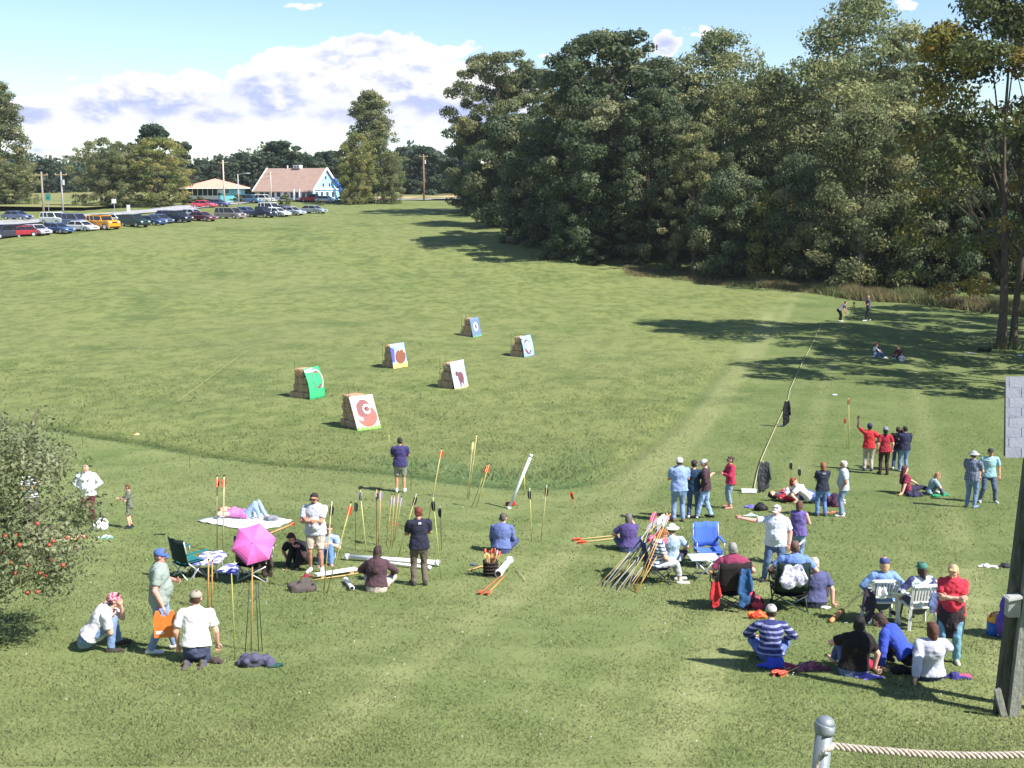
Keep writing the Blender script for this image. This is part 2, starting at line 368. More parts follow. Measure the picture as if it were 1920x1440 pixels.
def build_grass():
    N = 640000
    u = NR.rand(N); Y = 1/(1/14.2-u*(1/14.2-1/150.0))
    X = (NR.rand(N)*2-1)*(Y*.45+1)
    tl, s = tallness(X, Y)
    # clumps: keep more where a low frequency pattern is high
    pat = np.sin(X*1.7+np.sin(Y*1.1)*2)*np.sin(Y*1.9+np.sin(X*.9)*2)+np.sin(X*4.3+Y*2.1)*.5*np.sin(Y*5.2-X)
    lo = np.sin(X*.31+2*np.sin(Y*.11))*np.sin(Y*.23+2*np.sin(X*.17))
    keep = NR.rand(N) < np.clip(.55+.25*pat+.35*lo, .08, 1)*np.clip((150-Y)/85, 0, 1); X, Y, tl, s = X[keep], Y[keep], tl[keep], s[keep]; N = len(X)
    weeds = np.exp(-((s-1.0)/1.0)**2)*(tl > .5)*(Y < 60)*(.25+np.clip((X-MOW[6][0])/3, 0, 1)*np.clip((MOW[12][0]-X)/1.5, 0, 1))
    hgt = ((.017+.0007*np.minimum(Y, 60))*(1+tl*.7)*(.6+.9*NR.rand(N))+weeds*.24*NR.rand(N))*np.clip(1.25-Y/120, .25, 1)
    wd = .0048+.00026*Y
    Z = ground_z(X, Y)
    az = NR.rand(N)*2*math.pi; ax = np.stack([np.cos(az), np.sin(az), 0*az], 1)*(wd*(.7+.6*NR.rand(N)))[:, None]
    lean = NR.randn(N, 2)*.9*hgt[:, None]
    b = np.stack([X, Y, Z-.01], 1); tip = b+np.stack([lean[:, 0], lean[:, 1], hgt+.01], 1)
    co = np.stack([b-ax, b+ax, tip], 1).reshape(-1, 3)
    p0, p1 = np.array(MOW[12]), np.array(MOW[16]); d_ = (p1-p0)/np.linalg.norm(p1-p0); pp = (X-p0[0])*d_[1]-(Y-p0[1])*d_[0]
    st = (np.sin(pp*2*math.pi/4.6)*.6+np.sin(pp*2*math.pi/1.5+1)*.4)*(pp > -1)
    rnd = np.clip(NR.rand(N)*.8+.1+.28*st*(1-tl)-.2*tl*(Y > 30), 0, 1); cl = np.where(NR.rand(N) < .10, .95, .2+0*rnd)
    me = raw_mesh('grass', co, 3, [leafmat('grass_blades', (.178, .232, .078), (.256, .300, .124), (.32, .35, .175), .2, .8, True)], {'rnd': rnd, 'clump': cl})
    o = bpy.data.objects.new('grass', me); COL.objects.link(o)
    tag(o, 'short green grass covering the lawn and field', 'grass', kind='stuff')
build_grass()
# roads beyond the field
def ribbon(name, pts, w, dz, m, thick=0):
    mb = MB(); n = len(pts); vs = []
    for i, p in enumerate(pts):
        d = (pts[min(i+1, n-1)]-pts[max(i-1, 0)]); d = Vector((d.x, d.y, 0)).normalized(); q = Vector((-d.y, d.x, 0))*w/2
        vs += [Vector((p.x+q.x, p.y+q.y, H(p.x, p.y)+.07+dz)), Vector((p.x-q.x, p.y-q.y, H(p.x, p.y)+.07+dz))]
    mb.add(vs, [(2*i, 2*i+1, 2*i+3, 2*i+2) for i in range(n-1)])
    o = mb.build(name, m); o['kind'] = 'structure'; return o
def spline(pts, k=10):
    out = []
    P = [pts[0]]+list(pts)+[pts[-1]]
    for i in range(1, len(P)-2):
        for j in range(k):
            t = j/k; a, b, c, d = P[i-1], P[i], P[i+1], P[i+2]
            out.append(.5*((2*b)+(-a+c)*t+(2*a-5*b+4*c-d)*t*t+(-a+3*b-3*c+d)*t**3))
    out.append(P[-2]); return out
ASPH = mat((.36, .36, .38), .9, 'plain', (.30, .30, .31), .6, bump=.1)
rd = spline([g(-120, 432), g(0, 421), g(90, 413), g(230, 401), g(340, 391), g(420, 383), g(560, 376)], 8)
ribbon('road', rd, 7.5, .10, ASPH)
rd2 = spline([g(560, 376.5), g(700, 376), g(800, 375), g(880, 373.5), g(1000, 371)], 8)
ribbon('road', rd2, 10, .12, ASPH)
lm = mat((.72, .72, .70), .8, 'plain', bump=0)
for off in (-3.3, 3.3):
    q = [p+Vector((0, off, 0)) for p in rd]; ribbon('road_marking', q, .22, .115, lm)
gp = mat(lin((150, 150, 130)), .95, 'plain', lin((120, 128, 90)), .8)
ribbon('gravel_verge', [p+Vector((0, 7.5, 0)) for p in rd], 4, .05, gp)
ribbon('far_field_strip', spline([g(640, 373), g(740, 371), g(880, 367.5), g(1000, 366)], 6), 14, .03, mat(lin((186, 158, 120)), .95, 'plain', lin((160, 128, 100)), .3))
ribbon('crop_field', [Vector((x, 232, 0)) for x in range(-120, -66, 8)], 46, .25, mat((.20, .215, .06), .95, 'plain', (.27, .24, .09), .35, bump=1))
# ------------------------------------------------------------------ trees
BARK = mat(lin((112, 100, 88)), .95, 'wood', lin((62, 54, 46)), bump=1)
BARKL = mat(lin((150, 144, 136)), .95, 'wood', lin((96, 90, 84)), bump=1)
L_DARK = leafmat('leaf_dark', (.060, .092, .046), (.145, .178, .092), (.25, .255, .13), .34)
L_MID = leafmat('leaf_mid', (.105, .135, .062), (.235, .255, .12), (.36, .34, .155), .40)
L_MIDD = leafmat('leaf_lawn_tree', (.06, .085, .028), (.16, .17, .05), (.33, .22, .05), .3)
L_LIGHT = leafmat('leaf_light', (.14, .18, .08), (.29, .32, .15), (.40, .38, .17), .42)
L_YEL = leafmat('leaf_yellow', (.17, .20, .065), (.33, .33, .12), (.42, .35, .13), .38)
L_OR = leafmat('leaf_orange', (.16, .17, .04), (.34, .25, .045), (.46, .26, .04), .4)
L_BLUE = leafmat('leaf_far', (.04, .068, .045), (.085, .12, .072), (.13, .155, .09), .25)
def crown_mesh(name, Hh, Rr, z0, prof, ncl, nleaf, lsz, m, seed, droop=0, clr=None, gap=0):
    """crown between z0 and Hh; prof(t) gives the radius share at height share t"""
    rs = np.random.RandomState(seed); C = []; 
    for i in range(ncl):
        t = rs.rand()**.85; r = prof(t)*Rr
        q = (rs.rand()**.42); a = rs.rand()*2*math.pi
        cr = (clr or .16)*Rr*(.6+.8*rs.rand())
        rr = max(r*q-cr*.6, 0)*(1+.16*math.sin(a*3+seed)+.1*math.sin(a*5+t*9+seed))
        C.append((math.cos(a)*rr, math.sin(a)*rr, z0+t*(Hh-z0)-cr*.3, cr, rs.rand()))
    C = np.array(C)
    w = C[:, 3]**2; idx = rs.choice(ncl, nleaf, p=w/w.sum())
    n = rs.randn(nleaf, 3); n[:, 2] = n[:, 2]*.8+.25; n /= np.linalg.norm(n, axis=1)[:, None]
    rad = C[idx, 3]*(1-.45*rs.rand(nleaf)**1.6)*(1+.12*rs.randn(nleaf))
    P = C[idx, :3]+n*rad[:, None]*np.array([1.15, 1.15, .8]); P[:, 2] -= droop*rad*rs.rand(nleaf)
    P[:, 2] = np.maximum(P[:, 2], .25+rs.rand(nleaf)*.2)
    nn = n+rs.randn(nleaf, 3)*.55; nn /= np.linalg.norm(nn, axis=1)[:, None]
    u = np.cross(nn, rs.randn(nleaf, 3)); u /= np.linalg.norm(u, axis=1)[:, None]; v = np.cross(nn, u)
    s = lsz*(.55+.9*rs.rand(nleaf))[:, None]
    co = np.stack([P-u*s, P-v*s*.55+nn*s*.12, P+u*s, P+v*s*.55+nn*s*.12], 1).reshape(-1, 3)
    rnd = np.clip(.45+.22*rs.randn(nleaf)+(C[idx, 4]-.5)*.95, 0, 1)
    return raw_mesh(name, co, 4, [m], {'rnd': rnd, 'clump': C[idx, 4]}), C
def trunk_mesh(name, Hh, r0, C, seed, lean=0, fork=0, m=None, nb=16):
    rs = random.Random(seed); mb = MB(); top = Hh*.82
    path = [Vector((lean*t*t*Hh*.1+math.sin(t*5+seed)*.02*Hh*t, math.cos(t*4+seed)*.015*Hh*t, t*top-.3*(t == 0))) for t in [i/9 for i in range(10)]]
    mb.tube(path, [r0*(1.25 if i == 0 else 1-.9*i/9) for i in range(10)], 9)
    order = sorted(range(len(C)), key=lambda i: -C[i][3])[:nb*2]; rs.shuffle(order)
    for i in order[:nb]:
        c = Vector(C[i][:3]); k = max(1, min(8, int(9*(c.z/top)*.62))); a = path[k]; rr = r0*(1-.9*k/9)*.5
        mid = a.lerp(c, .5)+Vector((0, 0, .06*(c-a).length)); mb.tube([a, mid, c], [rr, rr*.6, rr*.15], 6)
        for j in range(2):
            e = c+Vector((rs.uniform(-1, 1), rs.uniform(-1, 1), rs.uniform(-.2, 1)))*C[i][3]; mb.tube([mid, mid.lerp(e, .6), e], [rr*.4, rr*.25, .02], 5)
    me_o = mb.build(name, m or BARK, smooth=True); me = me_o.data; bpy.data.objects.remove(me_o); return me
oak = lambda t: (1-(2*t-.86)**2*.62)**.5 if t < .86 else (1-(t*1.72-.86)**2*.75)**.5*(1-(t-.86)*3.2)
egg = lambda t: math.sin(math.pi*(.16+.80*t))**.75
col_ = lambda t: (.66+.34*math.sin(math.pi*min(1, t*1.15+.12)))*(1 if t < .72 else max(.12, 1-(t-.72)**1.5*5.5))
bushp = lambda t: math.cos(t*1.35)**.6
VAR = {}
def variant(key, Hh, Rr, z0, prof, ncl, nl, ls, m, seed, bark=None, r0=.4, **k):
    cm, C = crown_mesh('crown', Hh, Rr, z0, prof, ncl, nl, ls, m, seed, **{a: b for a, b in k.items() if a in ('droop', 'clr')})
    VAR[key] = (cm, trunk_mesh('trunk', Hh, r0, C, seed, m=bark), Hh)
variant('oak', 24, 8.8, 2.0, oak, 210, 44000, .195, L_DARK, 1, clr=.10)
variant('oak2', 23, 8.4, 1.2, oak, 190, 40000, .185, L_MID, 2, clr=.10)
variant('elm', 25, 9, 3.5, egg, 190, 25000, .17, L_LIGHT, 3, bark=BARK, r0=.3, clr=.13, droop=.4)
variant('elm2', 25, 8, 3, egg, 170, 26000, .175, L_MID, 4, clr=.10)
variant('edge', 15, 7, .4, oak, 120, 29000, .195, L_DARK, 5, r0=.25)
variant('willow', 20, 7, .6, egg, 150, 33000, .165, L_MID, 6, droop=.5, bark=BARKL)
variant('yellow', 17, 7.2, .8, oak, 240, 26000, .17, L_YEL, 8, clr=.11)
variant('round', 18, 7.2, 1.0, oak, 240, 26000, .17, L_MID, 18, clr=.11)
variant('vine', 12, 3.2, .2, col_, 50, 9000, .22, L_YEL, 9, clr=.3, r0=.2)
variant('orange', 24, 6.5, 9, egg, 48, 850, .22, L_OR, 10, r0=.36, bark=BARK)
variant('shade', 24, 8.5, 3.4, oak, 75, 8000, .24, L_DARK, 11, r0=.36, bark=BARKL, clr=.11)
variant('poplar', 22, 6.2, .5, lambda t: (.80+.20*math.sin(t*6))*(1 if t < .72 else max(.1, 1-((t-.72)/.28)**2)**.5), 300, 34000, .17, L_MID, 12, r0=.4, clr=.13)
variant('far', 18, 8, .5, oak, 50, 8000, .42, L_BLUE, 13)
variant('far2', 18, 6, .5, egg, 40, 7000, .42, L_BLUE, 14)
variant('bush', 4, 2.6, .1, bushp, 30, 6000, .15, L_MID, 15, r0=.08)
variant('bushd', 6, 4, .1, bushp, 34, 7000, .2, L_DARK, 16, r0=.1)
def tree(key, px, py, top, label, group, wide=1, Y=None, rz=None, name='tree', cat='tree'):
    """base pixel px,py, crown top pixel row"""
    p = g(px, py) if Y is None else Vector((at(px, 720, Y).x, Y, 0)); p.z = H(p.x, p.y)
    zt = at(px, top, p.y).z; cm, tm, Hh = VAR[key]; s = (zt-p.z)/Hh
    o = thing(name, p-Vector((0, 0, .1)), label, cat, group, random.uniform(0, 6.28) if rz is None else rz)
    o.scale = (s*wide, s*wide, s)
    for nm, me in (('crown', cm), ('trunk', tm)):
        c = bpy.data.objects.new(nm, me); COL.objects.link(c); c.parent = o
    return o
G1 = 'trees along the edge of the wood'
W = [('oak2', 935, 402, 92, 'broad mid green tree at the far left end of the wood', 1.05),
 ('edge', 893, 396, 230, 'low dark tree hugging the far corner of the wood by the road', .9),
 ('oak', 1140, 478, 62, 'tall dark green oak rising highest at the left part of the wood', 1.18),
 ('edge', 965, 425, 215, 'dark leafy tree below the far left crown of the wood', .95),
 ('edge', 1010, 458, 262, 'spreading dark tree in front of the tall oak, left side', .9),
 ('oak2', 1055, 450, 165, 'olive green tree between the far crown and the tall oak', .8),
 ('oak', 1215, 493, 170, 'dark round crown just right of the tall oak with pale trunk below', .9),
 ('edge', 1100, 487, 290, 'low dark crown skirting the field under the tall oak', .85),
 ('elm', 1345, 478, 58, 'thin light green crown with sky gaps right of the tall oak', 1),
 ('elm2', 1300, 512, 230, 'grey green tree with bare grey branches in the middle of the wood', .9),
 ('elm', 1440, 500, 130, 'airy yellow green tree left of the highest pale crown', .95),
 ('edge', 1370, 520, 320, 'dark drooping tree low in the middle of the wood', .9),
 ('elm', 1585, 500, -8, 'highest pale green crown of the wood, reaching the picture top', 1.12),
 ('elm2', 1680, 500, 55, 'tall green crown right beside the highest pale one', .9),
 ('willow', 1612, 545, 195, 'willowy grey green tree whose skirt reaches the mown lawn', 1.0),
 ('edge', 1500, 528, 290, 'bushy tree between the yellow vine column and the willowy tree', .8),
 ('edge', 1740, 545, 300, 'dark leafy tree right of the willowy tree', .9),
 ('oak', 1800, 540, 235, 'dark tree behind the large double trunk, left of it', .95),
 ('oak', 1925, 545, 240, 'dark tree behind the large double trunk, right of it', .95),
 ('vine', 1432, 527, 350, 'yellow green vine covered column of leaves at the lawn edge', .9)]
for k, px, py, tp, lb, w in W: tree(k, px, py, tp, lb, G1, w)
back = [(1000, 205, 130), (1080, 185, 120), (1180, 172, 115), (1260, 165, 140), (1350, 160, 150), (1440, 150, 150), (1530, 146, 120), (1640, 140, 130), (1740, 136, 215), (1850, 130, 240), (1960, 128, 230),
        (1130, 160, 250), (1240, 150, 260), (1330, 142, 270), (1420, 136, 280), (1520, 132, 290), (1690, 126, 280), (1790, 124, 290), (1880, 120, 280)]
for i, (px, Y, tp) in enumerate(back):
    tree(('oak', 'elm2', 'edge')[i % 3] if tp < 200 else 'edge', px, 0, tp, 'dark inner tree of the wood mostly hidden by the trees at its edge', 'inner trees of the wood', 1.05, Y=Y)
# big double-trunked tree on the lawn at the right, and its neighbours just outside the picture that shade the lawn
bt = g(1884, 655)
def lawn_tree():
    cm, C = crown_mesh('crown', 26, 8.8, 3.2, lambda t: .35+.65*math.sin(math.pi*min(1, .25+.8*t)), 210, 33000, .16, L_MIDD, 33, clr=.10)
    o = thing('tree', bt-Vector((0, 0, .1)), 'large dark lawn tree with two trunks side by side at the right edge', 'tree')
    c = bpy.data.objects.new('crown', cm); COL.objects.link(c); c.parent = o
    for sx, hh, r in ((-.28, 25, .30), (.52, 22, .25)):
        m = trunk_mesh('trunk', hh, r, [q for q in C if q[0]*sx > -2], int(40+hh), m=BARK, nb=9, lean=sx*1.2)
        t = bpy.data.objects.new('trunk', m); COL.objects.link(t); t.parent = o; t.location = (sx, 0, 0)
    cm, C = crown_mesh('crown', 20.8, 2.6, 16.6, egg, 22, 2600, .15, L_OR, 35, clr=.3)
    c = bpy.data.objects.new('orange_leaves', cm); COL.objects.link(c); c.parent = o; c.location = (-5.3, -1, -.6); c['label'] = 'branch of orange and yellow leaves'
    mb = MB()
    for i in range(60):
        a = random.uniform(0, 6.28); r = random.uniform(.1, 1.1); mb.tube([(r*math.cos(a), r*math.sin(a), 0), (r*1.3*math.cos(a), r*1.3*math.sin(a), random.uniform(.4, 1.1))], [.03, .004], 4)
    s = mb.build('basal_shoots', L_MID, o)
lawn_tree()
for i, (x, y, k, s) in enumerate([(33, 60, 'shade', .9), (43, 68, 'shade', 1.0), (40, 79, 'shade', .95), (50, 86, 'shade', 1.05), (36, 68, 'shade', .8)]):
    o = thing('tree', (x, y, H(x, y)-.1), 'shade tree standing just past the right end of the lawn', 'tree', 'trees past the right end of the lawn', i*2.)
    o.scale = (s,)*3
    for nm, me in zip(('crown', 'trunk'), VAR[k][:2]):
        c = bpy.data.objects.new(nm, me); COL.objects.link(c); c.parent = o
# shrubs and dry brush along the wood
for i, (px, py, tp, k) in enumerate([(1190, 497, 455, 'bushd'), (1262, 508, 470, 'bush'), (1050, 488, 430, 'bushd'), (985, 455, 395, 'bushd'), (930, 425, 375, 'bushd'), (900, 405, 350, 'bushd'), (1395, 522, 492, 'bush'), (1560, 540, 490, 'bushd'), (1660, 540, 490, 'bushd'), (1840, 560, 510, 'bush'), (1115, 495, 440, 'bushd')]):
    tree(k, px, py, tp, 'shrub number in the dark undergrowth'.replace('number ', '')+' along the foot of the wood', 'undergrowth shrubs at the foot of the wood', 1.1, name='shrub', cat='shrub')
def brush():
    N = 60000; Pl = [g(1180, 512), g(1290, 522), g(1400, 534), g(1500, 541), g(1600, 556), g(1720, 566), g(1850, 580), g(1960, 592)]
    seg = NR.randint(0, 7, N); t = NR.rand(N)
    A = np.array([list(p) for p in Pl]); P = A[seg]*(1-t[:, None])+A[seg+1]*t[:, None]
    P[:, 1] += NR.rand(N)*7-2.5; P[:, 0] += NR.randn(N)*.5; P[:, 2] = hz(P[:, 0], P[:, 1])
    h = (.3+1.0*NR.rand(N))*np.clip((P[:, 0]-10)/22, .35, 1)*(.72+.16*np.sin(P[:, 0]*1.1)+.1*np.sin(P[:, 0]*2.7+1)); az = NR.rand(N)*6.28; ax = np.stack([np.cos(az), np.sin(az), 0*az], 1)*.05
    tip = P+np.stack([NR.randn(N)*.25, NR.randn(N)*.25, h], 1)
    me = raw_mesh('dry_brush', np.stack([P-ax, P+ax, tip], 1).reshape(-1, 3), 3, [leafmat('dry', (.16, .16, .07), (.27, .22, .12), (.15, .19, .07), .35)], {'rnd': NR.rand(N), 'clump': np.abs(np.sin(P[:, 0]*.5))})
    o = bpy.data.objects.new('dry_brush', me); COL.objects.link(o); tag(o, 'tan and green dry brush along the edge of the lawn before the wood', 'brush', kind='stuff')
brush()
GL = 'trees across the road'
for k, px, py, tp, lb, w in [
 ('poplar', 8, 386, 155, 'tall cottonwood cut off by the left edge of the picture', 1.0), ('round', 30, 388, 305, 'low round tree below the cottonwood at the left edge', 1.3),
 ('round', 192, 392, 258, 'dark green tree left of the yellowish round tree', 1.05), ('round', 232, 390, 265, 'second green crown touching the yellowish round tree', .75), ('yellow', 302, 388, 258, 'round yellowish green tree across the road', 1.15),
 ('far', 292, 375, 234, 'dark domed tree top showing above the yellowish tree', .9), ('far2', 352, 378, 268, 'dark tree just right of the yellowish tree', .8),
 ('poplar', 697, 382, 172, 'tall isolated tree with yellow patches at the road', 1.12), ('yellow', 672, 384, 250, 'yellowing lower tree in front of the tall isolated tree', .62), ('willow', 735, 383, 290, 'green lower tree at the right of the tall isolated tree', .8),
 ('far', 527, 370, 265, 'dark round tree rising behind the long roofed house', 1.2)]:
    tree(k, px, py, tp, lb, GL, w*1.08)
for i in range(46):
    px = [60, 78, 95, 112, 128, 145, 380, 396, 412, 430, 448, 466, 484, 500, 545, 562, 580, 598, 612, 628, 645, 662, 760, 775, 790, 806, 822, 838, 852, 868, 884, 170, 210, 250, 330, 40, 20, 570, 602, 640, 770, 800, 830, 856, 876, 20][i]
    tp = 292+ (12 if px < 400 else 0)+random.uniform(-9, 12)-(8 if px > 740 else 0)
    if 140 < px < 350: tp = 320
    tree(random.choice(['far', 'far2', 'far']), px+random.uniform(-4, 4), 0, tp, 'tree in the dark line along the horizon', 'trees of the distant tree line', random.uniform(.9, 1.3), Y=random.uniform(330, 400) if px > 700 or px < 340 else random.uniform(285, 330))
def farwood():
    N = 90000; X = -330+NR.rand(N)*560; Y = 405+NR.rand(N)*50
    top = 11+2.6*np.sin(X*.13)+1.8*np.sin(X*.37+1)+1.2*np.sin(X*.9)
    q = NR.rand(N)**.7; Z = hz(X, Y)+q*top*(.8+.25*NR.rand(N)); s = .55+.5*NR.rand(N)
    P = np.stack([X, Y, Z], 1); n = NR.randn(N, 3); n[:, 1] -= .8; n /= np.linalg.norm(n, axis=1)[:, None]; u = np.cross(n, NR.randn(N, 3)); u /= np.linalg.norm(u, axis=1)[:, None]; v = np.cross(n, u); s = s[:, None]
    me = raw_mesh('distant_wood', np.stack([P-u*s, P-v*s*.6, P+u*s, P+v*s*.6], 1).reshape(-1, 3), 4, [L_BLUE], {'rnd': NR.rand(N), 'clump': .5+.5*np.sin(X*.2)})
    o = bpy.data.objects.new('distant_wood', me); COL.objects.link(o); tag(o, 'distant dark wood forming one mass along the horizon', 'wood', kind='stuff')
farwood()
for i, (px, py, tp) in enumerate([(350, 386, 366), (375, 384, 368), (445, 381, 364), (537, 384, 364), (640, 383, 368), (665, 384, 366), (600, 386, 374), (300, 390, 370)]):
    tree('bush', px, py, tp, 'low bush by the road near the houses', 'low bushes by the road', 1.6, name='shrub', cat='shrub')
# apple tree at the left
def apple_tree():
    p = g(-45, 1205); o = thing('apple_tree', p, 'apple tree with red fruit at the left edge of the lawn', 'apple tree')
    rs = np.random.RandomState(5); C = []
    for i in range(90):
        a = rs.rand()*6.28; t = rs.rand(); r = 1.95*math.sin(math.pi*(.2+.7*t))**.6*rs.rand()**.4
        C.append((math.cos(a)*r+.1, math.sin(a)*r, 1.0+t*2.65, .24+.22*rs.rand(), rs.rand()))
    C = np.array(C); n_ = 25000; idx = rs.choice(len(C), n_); d = rs.randn(n_, 3); d /= np.linalg.norm(d, axis=1)[:, None]
    P = C[idx, :3]+d*(C[idx, 3]*1.25*rs.rand(n_)**.45)[:, None]*np.array([1.2, 1.2, 1.05]); P[:, 2] = np.maximum(P[:, 2], .6)
    nn = d+rs.randn(n_, 3)*.8; nn[:, 2] += .3; nn /= np.linalg.norm(nn, axis=1)[:, None]; u = np.cross(nn, rs.randn(n_, 3)); u /= np.linalg.norm(u, axis=1)[:, None]; v = np.cross(nn, u)
    s = (.045*(.7+.6*rs.rand(n_)))[:, None]
    me = raw_mesh('crown', np.stack([P-u*s, P-v*s*.45, P+u*s, P+v*s*.45], 1).reshape(-1, 3), 4, [leafmat('apple_leaf', (.15, .185, .09), (.29, .32, .17), (.36, .37, .23), .45)], {'rnd': rs.rand(n_), 'clump': C[idx, 4]})
    c = bpy.data.objects.new('crown', me); COL.objects.link(c); c.parent = o
    tm = trunk_mesh('trunk', 3.4, .13, C, 3, nb=40); c = bpy.data.objects.new('trunk', tm); COL.objects.link(c); c.parent = o
    red = mat(lin((150, 52, 48)), .6, 'plain', lin((165, 105, 65)), 26, bump=0)
    m0 = MB().ell((0, 0, 0), (.036, .036, .033), nu=10, nv=6)
    a0 = m0.build('apple', red, o, True); a0.location = (1.3, -.9, 1.2)
    for px, py in [(30, 1004), (36, 1022), (6, 1037), (75, 1075), (70, 982), (95, 1050), (28, 1075), (100, 1015), (85, 1079), (125, 1008), (22, 1090), (60, 1016), (10, 1005), (92, 1022), (52, 1060), (118, 1060), (70, 1110), (20, 1055)]:
        q = a0.copy(); COL.objects.link(q); q.parent = o; w_ = at(px, py, p.y-1.2-.35*math.cos(px*.7)); q.location = w_-p; q.scale = (.75+.35*abs(math.sin(px)),)*3
apple_tree()
# ------------------------------------------------------------------ people
V = Vector
def ik(a, b, l1, l2, pole):
    a, b = V(a), V(b); d = b-a; L = d.length
    if L > (l1+l2)*.998: d = d*((l1+l2)*.998/L); b = a+d; L = d.length
    L = max(L, abs(l1-l2)+.01); n = d.normalized()
    x = (l1*l1-l2*l2+L*L)/(2*L); h = math.sqrt(max(l1*l1-x*x, 0))
    p = V(pole); p = p-n*p.dot(n); p = p.normalized() if p.length > 1e-5 else basis(n)[1]
    return a+n*x+p*h, b
JOBS = []
def lean_dir(fwd, side=0): return V((math.sin(R(side)), math.sin(R(fwd))*math.cos(R(side)), math.cos(R(fwd))*math.cos(R(side))))
# pose presets (metres for a 1.75 m person facing +Y, right hand at +X)
def preset(k):
    d = dict(pel=V((0, 0, .94)), lean=(2, 0), R=V((.12, .0, .08)), L=V((-.12, .03, .08)), kp=V((0, 1, 0)), head=(0, 0), arms=None)
    if k == 'walk': d.update(R=V((.10, -.16, .09)), L=V((-.10, .20, .08)))
    if k == 'wide': d.update(pel=V((0, 0, .92)), R=V((.22, .0, .08)), L=V((-.22, .04, .08)))
    if k == 'cross': d.update(pel=V((0, 0, .13)), lean=(14, 0), R=V((-.12, .42, .07)), L=V((.12, .34, .07)), kp=V((0, .25, .6)), out=1, ar='knees')
    if k == 'kneesup': d.update(pel=V((0, 0, .13)), lean=(16, 0), R=V((.12, .50, .07)), L=V((-.12, .50, .07)), kp=V((0, 0, 1)), ar='knees')
    if k == 'legsout': d.update(pel=V((0, 0, .13)), lean=(-14, 0), R=V((.13, .82, .08)), L=V((-.10, .84, .08)), kp=V((0, 0, 1)), ar='back')
    if k == 'chair': d.update(pel=V((0, -.05, .47)), lean=(-6, 0), R=V((.13, .48, .08)), L=V((-.13, .50, .08)), kp=V((0, .3, 1)), ar='lap')
    if k == 'squat': d.update(pel=V((0, -.27, .27)), lean=(34, 0), R=V((.16, .06, .08)), L=V((-.16, .14, .08)), kp=V((0, 1, .6)), ar='knees')
    if k == 'kneel': d.update(pel=V((0, -.04, .30)), lean=(10, 0), R=V((.12, -.27, .06)), L=V((-.12, -.27, .06)), kp=V((0, 1, -.35)), ar='hang')
    if k == 'bend': d.update(pel=V((0, -.1, .92)), lean=(62, 0), R=V((.13, 0, .08)), L=V((-.13, .02, .08)), ar='down')
    if k == 'lie': d.update(pel=V((0, 0, .13)), lean=(-88, 0), R=V((.12, .42, .07)), L=V((-.10, .52, .07)), kp=V((0, 0, 1)), ar='behind')
    if k == 'lieflat': d.update(pel=V((0, 0, .13)), lean=(-84, 0), R=V((.14, .85, .08)), L=V((-.12, .80, .08)), kp=V((0, 0, 1)), ar='belly')
    return d
TONE = dict(fair=lin((222, 170, 148)), pink=lin((225, 160, 145)), tan=lin((190, 138, 112)), dark=lin((92, 62, 48)))
